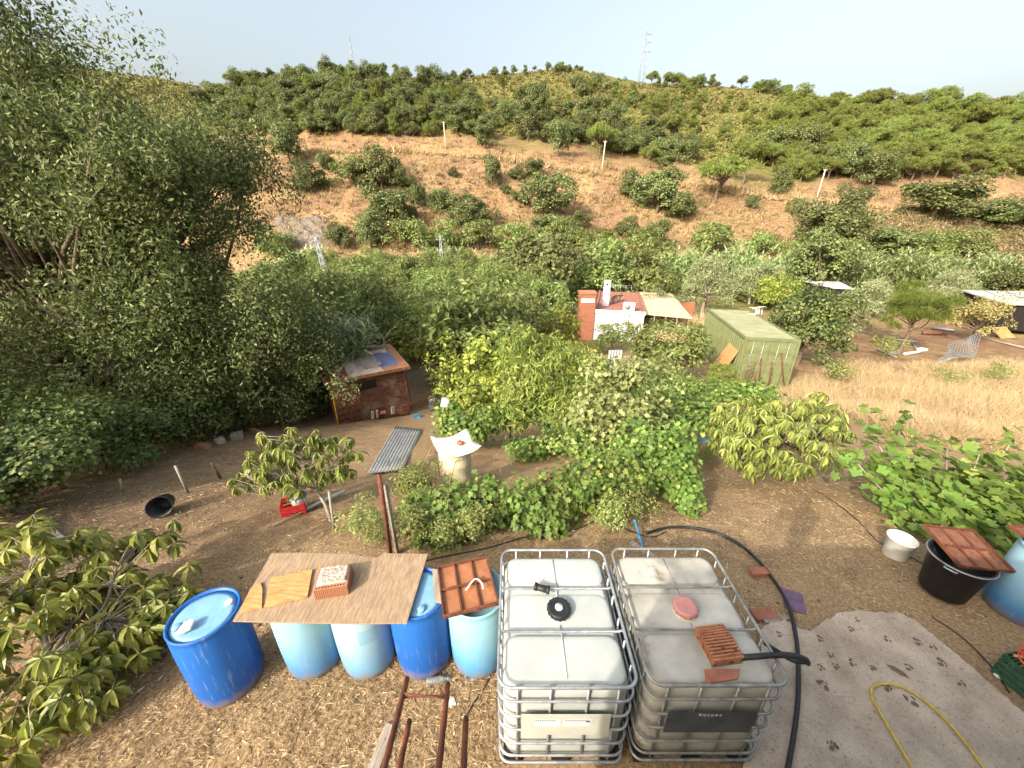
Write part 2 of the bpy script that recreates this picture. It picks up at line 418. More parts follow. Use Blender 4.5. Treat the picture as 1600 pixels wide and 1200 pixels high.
# ------------------------------------------------------------------ tree makers
def limb(mb, a, b, r0, r1, g, bend=.15, n=5):
    a = Vector(a); b = Vector(b); d = (b - a).length
    off = Vector(g.normal(size=3)) * d * bend
    pts = [a.lerp(b, i / n) + off * math.sin(math.pi * i / n) * .6 for i in range(n + 1)]
    mb.tube(pts, [r0 + (r1 - r0) * i / n for i in range(n + 1)], 6)
def clump_tree(name, seed, Rr, Rz, zc, ncl, cr, nleaf, L, W, leaf, bark, template=T_DIA, up=.3, trunk_r=.16, low=-.75, flat=1.0, droop=0.0, inner=.45, shape=None, bump=.38):
    """crown of leaf clumps spread through an uneven ellipsoid, on a trunk with limbs -> (crown mesh, trunk mesh)"""
    g = np.random.default_rng(seed)
    d = rdir(g, ncl * 3); d = d[d[:, 2] > low][:ncl]
    rad = inner + (1 - inner) * g.random(len(d)) ** .6
    bumpy = 1 + bump * np.array([math.sin(3.1 * q[0] + seed) * math.cos(2.7 * q[1] + seed * 2) + .4 * math.sin(5 * q[2] + seed) for q in d])
    c = d * rad[:, None] * bumpy[:, None] * np.array([Rr, Rr, Rz]) * .86
    if shape is not None: c = shape(c)
    c[:, 2] += zc
    cs = cr * (0.6 + .8 * g.random(len(c)))
    pk = np.repeat(np.arange(len(c)), nleaf); n = len(pk)
    dd = rdir(g, n); dd[:, 2] = np.where(dd[:, 2] < -.35, -dd[:, 2] * .6, dd[:, 2]); dd = norm(dd)
    r = cs[pk] * (.35 + .65 * g.random(n) ** .5)
    P = c[pk] + dd * r[:, None] * np.array([1, 1, flat])
    out = norm(c[pk] - np.array([0, 0, zc - Rz * .3]))
    N = dd * .8 + out * .4 + g.normal(size=(n, 3)) * .45 + np.array([0, 0, up])
    D = np.cross(N, g.normal(size=(n, 3))) + np.array([0, 0, -droop]) + dd * .3
    s = .6 + .8 * g.random(n)
    v, f = scatter(template, P, basis(norm(D), norm(N)), L * s, W * s)
    cm = mesh_np(name + '_crown', v, f, leaf)
    mb = MB(); H = zc - Rz * .25
    top = Vector((g.normal() * .1 * Rr, g.normal() * .1 * Rr, H))
    pts = [Vector((0, 0, -.4)), Vector((g.normal() * .05 * Rr, g.normal() * .05 * Rr, H * .45)), top]
    mb.tube(smooth_path(pts, 4), [trunk_r * (1.25 - .8 * i / 8) for i in range(9)], 8)
    for q in c[::max(1, len(c) // 14)]:
        limb(mb, top * (.6 + .4 * g.random()), q, trunk_r * .45, trunk_r * .08, g)
    return cm, mb.mesh(name + '_trunk', bark)
def plant(name, kinds, loc, s, label, cat, group=None, rot=None, sz=None):
    cm, tm = kinds[rnd.randrange(len(kinds))] if isinstance(kinds, list) else kinds
    o = thing(name, label, cat, loc, (rnd.uniform(-.05, .05), rnd.uniform(-.05, .05), rnd.uniform(0, 6.28) if rot is None else rot), group, (s, s, s * (sz or rnd.uniform(.85, 1.15))))
    link('crown', cm, o); link('trunk', tm, o)
    return o
OAKS = [clump_tree('oak', 100 + i, 3.0, 2.6, 2.9, 64, .85, 110, .27, .18, M_OAK, M_BARK, low=-.8, trunk_r=.2) for i in range(4)]
PINES = [clump_tree('pine', 200 + i, 3.0, 2.1, 3.9, 40, .8, 130, .45, .08, M_PINE, M_BARK, up=.1, low=-.4, trunk_r=.2, flat=.7, inner=.5) for i in range(4)]
PINESB = [clump_tree('young_pine', 230 + i, 2.4, 2.8, 3.0, 44, .7, 120, .42, .08, M_PINE, M_BARK, up=.1, low=-.9, trunk_r=.15, flat=.8, inner=.4) for i in range(3)]
SHRUBS = [clump_tree('shrub', 300 + i, 1.5, 1.1, .9, 26, .5, 70, .22, .14, M_SCRUB, M_BARK, low=-.4, trunk_r=.06) for i in range(3)]
GREENS = [clump_tree('green_bush', 330 + i, 1.6, 1.2, 1.0, 30, .5, 100, .17, .1, M_AVO, M_BARK, low=-.5, trunk_r=.06) for i in range(3)]
AVOS = [clump_tree('orchard', 400 + i, 2.7, 2.0, 2.3, 70, .6, 110, .23, .085, M_AVO, M_BARK, low=-.55, trunk_r=.13, droop=.7, inner=.6, template=[T_DIA]) for i in range(4)]
# ------------------------------------------------------------------ the far hillside: trees one can tell apart
HILL_OAK = 'dark round oak among the woods above the dirt road'
def hill_tree(kinds, px, py, w, label, cat='tree', group=None, name='oak_tree', unit=6.0, sz=None):
    p = gp(px, py); s = w * mpp(p) * 1.0 / unit * .95
    return plant(name, kinds, p - Vector((0, 0, .2)), s, label, cat, group, sz=sz)
LONE = [(453, 256, 50, 1.25, 'upright dark green oak beside the leaning pole at the left end of the road'),
 (490, 305, 55, .9, 'dark bush at the left foot of the bright green thicket below the road'),
 (600, 300, 66, 1.0, 'grey green oak on the right of the bright green thicket'),
 (572, 300, 50, 1.0, 'oak in the middle of the thicket below the road'),
 (612, 366, 76, 1.05, 'large oak with bare trunks standing low on the slope above the orchard'),
 (652, 326, 36, 1.1, 'small rounded oak just right of the large oak with bare trunks'),
 (688, 336, 44, 1.0, 'rounded green oak second to the right of the large oak'),
 (735, 358, 76, .7, 'low wide green bush on the slope above the reed beds'),
 (770, 298, 30, 1.9, 'narrow tall dark tree alone on the dry slope below the road'),
 (808, 284, 26, 1.0, 'small green bush left of its darker twin below the road'),
 (833, 282, 32, 1.1, 'small dark bush right of its lighter twin below the road'),
 (862, 342, 80, .95, 'big silvery oak with broad crown in the middle of the dry slope'),
 (872, 244, 38, 1.5, 'upright dark oak standing right above the road bend'),
 (855, 374, 62, .7, 'low light green bush under the big silvery oak'),
 (985, 312, 44, 1.0, 'dark oak at the left end of the sloping clump of oaks'),
 (1024, 334, 78, .9, 'broad dark oak in the middle of the sloping clump of oaks'),
 (1064, 346, 56, .9, 'dark oak at the right end of the sloping clump of oaks'),
 (1023, 390, 50, 1.0, 'round green oak at the foot of the bare red slope'),
 (978, 374, 40, .9, 'small green oak left of the round oak at the slope foot'),
 (1173, 329, 24, 1.1, 'small lone round bush on the bare red slope'),
 (1216, 310, 38, 1.2, 'dark leaning tree at the edge of the gully on the red slope'),
 (1242, 338, 26, 1.2, 'small dark tree lowest in the gully on the red slope'),
 (1362, 294, 62, .95, 'broad dark oak standing right above the leaning pale pole'),
 (1282, 400, 110, .8, 'wide dull green thicket tree at the foot of the red slope'),
 (1322, 352, 52, 1.3, 'rounded tree rising behind the wide thicket tree'),
 (1455, 346, 105, .65, 'wide wind-pruned dark oak below the road towards the right edge'),
 (1392, 404, 100, .5, 'low dark scrubby thicket right of the wide thicket tree'),
 (1540, 352, 80, .5, 'low dark thicket running down from the wind-pruned oak'),
 (1590, 356, 60, .6, 'dark thicket under the road at the right edge'),
 (533, 392, 44, 1.1, 'dark oak left of two beside the grey rock face'),
 (580, 388, 56, 1.0, 'dark oak right of two beside the grey rock face'),
 (1130, 368, 20, 1.0, 'tiny grey shrub on the red slope'), (708, 280, 16, 1.0, 'tiny green bush alone in the dry grass'),
 (512, 268, 30, 1.0, 'little oak right of the upright oak above the thicket'), (905, 360, 40, .8, 'low green bush right of the big silvery oak'),
 (757, 232, 34, 1.1, 'dark oak at the upper road edge right of the second pole'), (1040, 268, 30, .9, 'small oak above the road near the third pole'),
 (640, 345, 30, .9, 'small bush tucked beside the large oak with bare trunks'), (790, 305, 22, .8, 'dull little bush on the dry slope right of the narrow tree')]
for px, py, w, sz, lab in LONE: hill_tree(OAKS, px, py, w, lab, sz=sz)
for px, py, w, lab in [(556, 292, 70, 'bright green leafy bush in the middle of the thicket below the road'), (812, 320, 36, 'small bright green bush left of the big silvery oak'),
                       (640, 300, 30, 'light bush on the right flank of the thicket')]:
    hill_tree(GREENS, px, py, w, lab, 'bush', name='green_bush', unit=3.4)
for px, py, w, lab in [(1118, 318, 74, 'umbrella pine with a bare trunk on the red slope'), (1160, 290, 60, 'umbrella pine just right of the pine with a bare trunk'),
                       (935, 248, 46, 'tall light green pine behind the third pole'), (1015, 262, 36, 'light green pine over the road right of the third pole'),
                       (345, 165, 34, 'small umbrella pine at the left end of the ridge'), (378, 158, 40, 'umbrella pine second along the ridge from the left'),
                       (1045, 225, 40, 'pine alone in the scrub above the road')]:
    hill_tree(PINES, px, py, w, lab, 'pine', name='pine_tree')
def in_poly(x, y, poly):
    c = False; j = len(poly) - 1
    for i in range(len(poly)):
        if (poly[i][1] > y) != (poly[j][1] > y) and x < (poly[j][0] - poly[i][0]) * (y - poly[i][1]) / (poly[j][1] - poly[i][1]) + poly[i][0]: c = not c
        j = i
    return c
def fill(poly, n, mind):
    """well spread spots of the ground inside an area of the hillside"""
    out = []; tries = 0
    xs = [p[0] for p in poly]; yl = [p[1] for p in poly]
    while len(out) < n and tries < n * 60:
        tries += 1
        x, y = rnd.uniform(min(xs), max(xs)), rnd.uniform(min(yl), max(yl))
        if not in_poly(x, y, poly): continue
        if any((x - a) ** 2 + ((y - b) * 1.6) ** 2 < mind ** 2 for a, b in out): continue
        out.append((x, y))
    return out
for px, py in fill([(310, 172), (400, 136), (520, 126), (650, 132), (720, 155), (760, 190), (740, 216), (560, 214), (470, 222), (390, 216), (330, 205)], 160, 13):
    if rnd.random() < .45: hill_tree(PINESB, px, py, rnd.uniform(20, 32), 'light green pine ' + ('high' if py < 160 else 'low') + ' in the wood on the left hump, ' + ('left half' if px < 530 else 'right half'), 'pine', 'pines in the wood on the left hump', 'pine_tree', 5.4)
    else: hill_tree(OAKS, px, py, rnd.uniform(22, 38), 'dark oak ' + ('high' if py < 160 else 'low') + ' in the dense wood on the left hump, ' + ('left half' if px < 530 else 'right half'), 'tree', 'oaks in the wood on the left hump')
for px, py in fill([(740, 190), (830, 180), (960, 195), (1080, 245), (1100, 270), (1000, 252), (900, 232), (760, 222)], 30, 20):
    hill_tree(OAKS, px, py, rnd.uniform(26, 44), 'dark oak in the loose row of trees above the road, ' + ('left of' if px < 935 else 'right of') + ' the tall pine', 'tree', 'oaks above the middle of the road', sz=rnd.uniform(.8, 1.2))
for px, py in fill([(1170, 250), (1210, 190), (1330, 172), (1460, 180), (1600, 186), (1625, 276), (1500, 284), (1400, 284), (1330, 274), (1240, 285)], 165, 14):
    hill_tree(PINES if rnd.random() < .7 else PINESB, px, py + 4, rnd.uniform(26, 46), 'bright green umbrella pine ' + ('on the crest' if py < 200 else 'in the middle band' if py < 240 else 'on the lower edge') + ' of the pine wood, ' + ('its left end' if px < 1330 else 'its middle' if px < 1480 else 'its right end'), 'pine', 'pines of the wood on the right hill', 'pine_tree')
for px, py in fill([(1180, 250), (1260, 268), (1330, 282), (1330, 262), (1240, 240)], 8, 20):
    hill_tree(OAKS, px, py, rnd.uniform(36, 56), 'dark oak under the edge of the pine wood', 'tree', 'oaks under the pine wood')
for i in range(60):                       # loose groups of small pines along the far skyline
    c = rnd.choice([715, 740, 790, 830, 850, 880, 905, 1030, 1045, 1075, 1085, 1110, 1215, 1230, 1180]); px = c + rnd.gauss(0, 14)
    if 930 < px < 1012: continue
    py = float(np.interp(px, _gpx, _gpy)) + rnd.uniform(1, 9)
    hill_tree(rnd.choice([PINES, PINESB, OAKS]), px, py, rnd.uniform(7, 15) if px < 1000 else rnd.uniform(9, 22), 'tiny pine on the far skyline of the hill', 'pine', 'small pines along the skyline', 'pine_tree')
for px, py in fill([(700, 150), (800, 130), (960, 140), (1120, 170), (1190, 235), (1090, 240), (960, 200), (800, 185)], 70, 13):
    hill_tree(rnd.choice([OAKS, PINESB, SHRUBS]), px, py, rnd.uniform(12, 24), 'small tree dotted over the scrubby ' + ('left' if px < 900 else 'right') + ' part of the middle hill', 'tree', 'small trees over the middle of the hill', 'oak_tree')
for px, py in fill([(1150, 150), (1230, 160), (1200, 230), (1060, 215), (960, 160), (1000, 140)], 26, 14):
    hill_tree(PINESB, px, py, rnd.uniform(12, 24), 'young pine dotted in the scrub between the two woods', 'pine', 'young pines dotted in the scrub', 'pine_tree', 5.4)
# maquis: low scrub nobody could count, one joined mass; and the dry tufts of the bare slope
def hill_scatter(n, pxr, pyr, keep):
    px = rg.uniform(*pxr, n); py = rg.uniform(*pyr, n)
    k = np.array([bool(keep(a, b)) for a, b in zip(px, py)]); px = px[k]; py = py[k]
    u = upx(px, py)[:, None]; t = tpy(py)[:, None]; Y = np.arange(66, 345, 1.2)[None]
    below = CAM_H + t * Y <= ground_z(u * Y, np.broadcast_to(Y, (len(px), Y.shape[1])))
    i = below.argmax(1); ok = below.any(1) & (i > 0)
    y = Y[0, i] + rg.uniform(-1.6, .6, len(i)); x = u[:, 0] * y
    return np.stack([x, y, ground_z(x, y)], -1)[ok]
def sky_py(px): return float(np.interp(px, _gpx, _gpy))
def road_py(px): return float(np.interp(px, _rpx, _rpy))
def in_scrub(a, b):
    if b < sky_py(a) + 1 or b > road_py(a) - 12: return False
    if a < 330: return rnd.random() < .6
    lim = 205 if a < 750 else np.interp(a, [750, 900, 1100, 1250, 1400, 1600], [205, 215, 255, 262, 268, 272])
    return b < lim + rnd.uniform(-8, 8)
sp = hill_scatter(12500, (-130, 1640), (85, 275), in_scrub)
def bush_mass(P, seed, lo, hi, per, L, W, mat, name, label, hz=.75):
    g = np.random.default_rng(seed); n = len(P)
    size = g.uniform(lo, hi, n); pk = np.repeat(np.arange(n), per); m = len(pk)
    d = rdir(g, m); d[:, 2] = np.abs(d[:, 2])
    Q = P[pk] + d * size[pk][:, None] * (.55 + .45 * g.random((m, 1))) * np.array([1, 1, hz]) + np.array([0, 0, .1])
    N = norm(d + g.normal(size=(m, 3)) * .5); D = np.cross(N, g.normal(size=(m, 3)))
    v, f = scatter(T_DIA, Q, basis(norm(D), N), L * (.6 + .8 * g.random(m)), W * (.6 + .8 * g.random(m)))
    return tag(link(name, mesh_np(name, v, f, mat)), label, kind='stuff')
sp = np.concatenate([sp, hill_scatter(2600, (-130, 330), (70, 215), lambda a, b: b > sky_py(a) + 1)])
far = sp[:, 1] > 190
bush_mass(sp[~far], 1, .6, 1.5, 26, .62, .4, M_SCRUB, 'scrub', 'olive green scrub covering the upper hillside')
bush_mass(sp[far], 2, .8, 1.9, 22, .95, .6, M_SCRUB, 'far_scrub', 'dull green scrub on the far ridge')
def on_bare(a, b): return road_py(a) - 18 < b < 392 and abs(b - road_py(a)) > 5
tp = hill_scatter(9000, (340, 1610), (205, 400), on_bare)
def tuft_mass(P, seed, h, per, w, mat, name, label, lean=.5):
    g = np.random.default_rng(seed); pk = np.repeat(np.arange(len(P)), per); m = len(pk)
    D = norm(np.stack([g.normal(size=m) * lean, g.normal(size=m) * lean, np.ones(m)], -1)); h = h * np.clip(1 + 1.3 * fbm(P[pk, 0] / (h * 5), P[pk, 1] / (h * 5), 3), .25, 2); N = norm(g.normal(size=(m, 3)))
    Q = P[pk] + np.stack([g.normal(size=m), g.normal(size=m), np.zeros(m)], -1) * (h * .3)[:, None]
    v, f = scatter(T_SPIKE, Q, basis(D, N), h * (.5 + g.random(m)), w * (.6 + .8 * g.random(m)))
    return tag(link(name, mesh_np(name, v, f, mat)), label, kind='stuff')
M_HILLG = leafmat('hill_grass', srgb(130, 104, 72), srgb(154, 128, 88), srgb(174, 152, 112), .2, .9, hue=.49)
tuft_mass(tp, 3, .75, 7, .16, M_HILLG, 'hillside_dry_grass', 'tufts of dry grass on the bare hillside', .9)
ul = np.linspace(-.95, 1.4, 1500); yl_ = road_at(ul)[0] - 2.6 + rg.normal(size=1500) * .5
tuft_mass(np.stack([ul * yl_, yl_, ground_z(ul * yl_, yl_)], -1), 8, 1.1, 9, .2, leafmat('roadside_grass', srgb(146, 120, 84), srgb(174, 148, 108), srgb(196, 174, 134), .2, .9, hue=.49), 'roadside_grass', 'band of pale dry grass along the dirt road', .6)
rp = hill_scatter(1500, (1240, 1640), (335, 428), lambda a, b: rnd.random() < .7)
bush_mass(rp, 9, .4, 1.3, 30, .42, .24, leafmat('valley_scrub', srgb(98, 98, 58), srgb(138, 132, 86), srgb(166, 152, 106), .25, .8), 'slope_scrub', 'dull scrub and dry brush on the right foot of the hillside')
lp = tp[rg.random(len(tp)) < .055]
bush_mass(lp, 4, .4, .9, 30, .4, .22, leafmat('grey_scrub', srgb(112, 98, 72), srgb(150, 134, 104), srgb(150, 146, 96), .2, .8), 'low_scrub', 'low grey scrub dotted on the dry slope')
# ------------------------------------------------------------------ the valley: orchard, reed beds, thickets
def row_tree(kinds, px, py, w, label, cat='tree', group=None, name='orchard_tree', unit=5.4, sz=None, rot=None):
    p = gp(px, py); return plant(name, kinds, p - Vector((0, 0, .1)), w * mpp(p) / unit, label, cat, group, sz=sz, rot=rot)
k = 0
for j, Y in enumerate(np.arange(19.5, 58, 3.7)):
    for x in np.arange(-27, 5, 3.8):
        X = x + (j % 2) * 2.1 + rnd.uniform(-.7, .7); y = Y + rnd.uniform(-.8, .8)
        px = 800 + X / (y * COS + (CAM_H - gz(X, y)) * SIN) * 600
        if px < 395 or px > 850: continue
        if y < 22 and px > 640: continue
        if y < 27 and px > 800: continue
        if X > 3.0 and y < 42: continue
        plant('orchard_tree', AVOS, (X, y, gz(X, y) - .1), rnd.uniform(.92, 1.2), 'leafy green tree in the ' + ('near' if y < 28 else 'middle' if y < 42 else 'far') + ' rows of the orchard, ' + ('left part' if px < 560 else 'centre' if px < 700 else 'right part'), 'tree', 'orchard trees beyond the shed'); k += 1
def reed_bed(name, label, P, h, per, mat=M_REED, seed=1, w=.10, lean=(.18, .0)):
    """upright canes with arching leaves"""
    g = np.random.default_rng(seed); n = len(P); pk = np.repeat(np.arange(n), per); m = len(pk)
    cane = norm(np.stack([g.normal(size=n) * .12 + lean[0], g.normal(size=n) * .12 + lean[1], np.ones(n)], -1)); hh = h * (.65 + .45 * g.random(n)) * np.clip(1 + 1.1 * fbm(P[:, 0] / 5, P[:, 1] / 5, 3), .45, 1.4)
    t = g.random(m) ** .7
    Q = P[pk] + cane[pk] * (hh[pk] * t)[:, None]
    a = g.random(m) * 2 * np.pi
    D = norm(np.stack([np.cos(a) * .55, np.sin(a) * .55, .75 + .4 * g.random(m)], -1)); N = norm(np.stack([-np.cos(a), -np.sin(a), np.full(m, .8)], -1))
    v, f = scatter(T_STRIP, Q, basis(D, N), h * .26 * (.6 + .7 * g.random(m)), w * (.7 + .6 * g.random(m)))
    v2, f2 = scatter(T_SPIKE, P, basis(cane, norm(g.normal(size=(n, 3)))), hh, .05)
    return tag(link(name, mesh_np(name, np.concatenate([v, v2]), np.concatenate([f, f2 + len(v)]), mat)), label, kind='stuff')
def strip(x0, x1, Y0, Y1, n, seed):
    g = np.random.default_rng(seed); x = g.uniform(x0, x1, n); y = g.uniform(Y0, Y1, n)
    return np.stack([x, y, ground_z(x, y)], -1)
def ustrip(p0, p1, py, Y0, Y1, n, seed):
    return strip(float(upx(p0, py)) * (Y0 + Y1) / 2, float(upx(p1, py)) * (Y0 + Y1) / 2, Y0, Y1, n, seed)
reed_bed('reed_bed', 'pale cane bed at the left end of the valley beneath the rock face', ustrip(400, 520, 400, 58, 64, 420, 1), 4.2, 16, seed=1, w=.17)
reed_bed('reed_bed', 'cane bed running behind the orchard in the middle of the valley', ustrip(640, 1000, 400, 57, 65, 900, 2), 4.0, 16, seed=2, w=.17)
reed_bed('reed_bed', 'tall silvery cane bed behind the white house', ustrip(1010, 1215, 410, 52, 60, 800, 3), 4.3, 16, seed=3, w=.17)
reed_bed('reed_bed', 'cane bed behind the dark tree and bright pine', ustrip(1265, 1425, 420, 52, 60, 600, 4), 3.8, 16, seed=4, w=.17)
reed_bed('reed_bed', 'cane bed behind the long grey roof at the right edge', ustrip(1430, 1680, 430, 48, 56, 700, 5), 3.6, 16, seed=5, w=.17)
reed_bed('reed_bed', 'small tuft of canes in front of the house chimney', strip(-.6, 1.2, 26.5, 27.5, 70, 6), 3.2, 16, seed=6, w=.13)
reed_bed('reed_bed', 'feathery pale cane clump beside the shed on its left', strip(-7.9, -6.0, 13.4, 15.0, 150, 7), 2.7, 20, seed=7, w=.06, mat=M_OLIVE)
# thickets along the foot of the hill
for px, py in [(430, 405), (650, 395), (700, 392), (750, 390), (800, 396), (850, 398), (900, 392), (1000, 396), (940, 388), (1240, 405), (1250, 425), (1300, 415), (1340, 425), (1440, 425), (880, 382), (1460, 400), (1510, 405), (1190, 398), (1110, 398)]:
    p = gp(px, py); plant('green_bush', GREENS, p - Vector((0, 0, .3)), rnd.uniform(1.6, 2.6), 'green bush at the foot of the dry hillside ' + ('behind the orchard' if px < 860 else 'behind the house' if px < 1150 else 'right of the container'), 'bush', 'bushes along the foot of the hillside')
for i in range(34):
    px = rnd.uniform(840, 1620)
    if 1005 < px < 1220 and i % 4: continue
    Y = rnd.uniform(42, 56); x = float(upx(px, 420)) * Y
    plant('valley_bush', rnd.choice([GREENS, OAKS, GREENS]), (x, Y, gz(x, Y) - .2), rnd.uniform(.45, .75) * (2.0 if rnd.random() < .5 else 1.3), 'leafy bush before the cane beds, ' + ('behind the house' if px < 1050 else 'behind the container' if px < 1260 else 'towards the right edge'), 'bush', 'bushes along the cane beds')
# ------------------------------------------------------------------ trees round the house and the container
LEM = [clump_tree('lemon', 500 + i, 1.6, 1.35, 1.5, 44, .42, 70, .17, .085, M_LEMON, M_BARK, low=-.7, trunk_r=.08, droop=.3) for i in range(3)]
LEMD = [clump_tree('citrus', 520 + i, 1.6, 1.35, 1.5, 46, .42, 76, .17, .085, M_AVO, M_BARK, low=-.7, trunk_r=.08, droop=.3) for i in range(3)]
OLIV = [clump_tree('olive', 540 + i, 1.9, 1.9, 2.0, 46, .5, 110, .20, .05, M_OLIVE, M_BARKP, low=-.7, trunk_r=.12, up=.0, inner=.3) for i in range(2)]
CARB = clump_tree('carob', 560, 2.6, 2.6, 2.7, 80, .6, 110, .2, .13, M_CAROB, M_BARK, low=-.85, trunk_r=.2)
PNEAR = clump_tree('pine_near', 570, 2.2, 1.5, 2.6, 46, .48, 340, .22, .018, leafmat('leaf_bright_pine', srgb(82, 106, 40), srgb(118, 140, 56), srgb(148, 162, 78), .3), M_BARK, low=-.7, trunk_r=.13, flat=.7, up=.3, inner=.4)
BROWN = clump_tree('brown_bush', 575, 2.0, 1.4, 1.4, 40, .5, 90, .16, .07, leafmat('leaf_brownish', srgb(112, 104, 56), srgb(150, 138, 82), srgb(176, 160, 108), .3), M_BARK, low=-.5, trunk_r=.08)
def at_y(px, py, Y, drop=0.0):
    p = at(px, py, Y); return Vector((p.x, Y, gz(p.x, Y) - drop))
ZC = {id(LEM): 1.5, id(LEMD): 1.5, id(OLIV): 2.0, id(CARB): 2.7, id(PNEAR): 2.6, id(BROWN): 1.4, id(GREENS): 1.0}
def mid_tree(kinds, px, py, Y, w, unit, label, cat='tree', name='tree', sz=None, group=None):
    """py is the row of the crown's middle; the distance follows from the crown standing that high over the ground"""
    sz = sz or 1.0; best = None
    for y in np.arange(max(5, Y * .6), Y * 1.5, .1):
        q = at(px, py, y); s = w * mpp(q) / unit
        e = abs(q.z - gz(q.x, y) - ZC.get(id(kinds), 1.5) * s * sz)
        if best is None or e < best[0]: best = (e, y, s, q.x)
    e, y, s, x = best
    return plant(name, kinds, (x, y, gz(x, y) - .05), s, label, cat, group, sz=sz)
mid_tree(LEM, 668, 535, 19.0, 135, 3.3, 'yellow green lemon tree behind the shed roof', name='lemon_tree', sz=1.2)
mid_tree(LEMD, 762, 525, 21.5, 212, 3.3, 'broad olive green citrus tree right of the lemon tree', name='citrus_tree')
mid_tree(LEM, 745, 585, 16.2, 150, 3.3, 'citrus tree with yellowing leaves beside the wire pen', name='citrus_tree', sz=.9)
mid_tree(LEMD, 800, 505, 25.0, 150, 3.3, 'dark citrus tree in front of the orchard', name='citrus_tree')
mid_tree(LEM, 868, 522, 24.0, 86, 3.3, 'yellow green citrus tree in front of the brick pillar', name='citrus_tree', sz=1.15)
mid_tree(LEM, 868, 440, 39, 80, 3.3, 'bright green tree behind the white chairs', name='lemon_tree', sz=1.2)
mid_tree(LEM, 900, 568, 18.5, 104, 3.3, 'yellow green citrus tree left of the small gate', name='citrus_tree')
mid_tree(LEMD, 957, 524, 23.5, 58, 3.3, 'small citrus tree before the white house wall', name='citrus_tree', sz=1.1)
mid_tree(LEMD, 1020, 545, 20.0, 97, 3.3, 'round green citrus tree right of the small gate', name='citrus_tree')
mid_tree(LEMD, 1062, 548, 19.5, 115, 3.3, 'wide green citrus tree left of the leaning boards', name='citrus_tree')
mid_tree(OLIV, 1108, 448, 31, 100, 4.0, 'grey green olive tree behind the container', name='olive_tree')
mid_tree(OLIV, 1032, 478, 28.5, 58, 4.0, 'thin young olive tree before the beige lean-to roof', name='olive_tree')
mid_tree(OLIV, 1352, 478, 26, 100, 4.0, 'silvery olive tree between dark tree and bright pine', name='olive_tree')
mid_tree(OLIV, 1480, 455, 30, 80, 4.0, 'grey olive tree behind the bright pine', name='olive_tree')
mid_tree(CARB, 1264, 508, 20.5, 124, 5.6, 'dense dark green carob tree beside the container', name='carob_tree', sz=1.1)
mid_tree(PNEAR, 1432, 482, 20.5, 100, 4.4, 'bright lime green pine with layered flat crown', 'pine', 'pine_tree', sz=1.25)
mid_tree(BROWN, 1525, 500, 20.0, 95, 4.0, 'brownish thinning bush before the long grey roof', 'bush', 'bush')
mid_tree(LEMD, 1010, 430, 46, 112, 3.3, 'dark green tree behind the house roof', name='citrus_tree')
mid_tree(LEMD, 935, 425, 50, 112, 3.3, 'green tree behind the house chimney', name='citrus_tree')
mid_tree(OLIV, 1180, 440, 40, 70, 4.0, 'pale olive tree far behind the container', name='olive_tree')
mid_tree(LEM, 1215, 455, 38, 75, 3.3, 'light green bush between olive tree and carob tree', 'bush', 'green_bush', sz=.9)
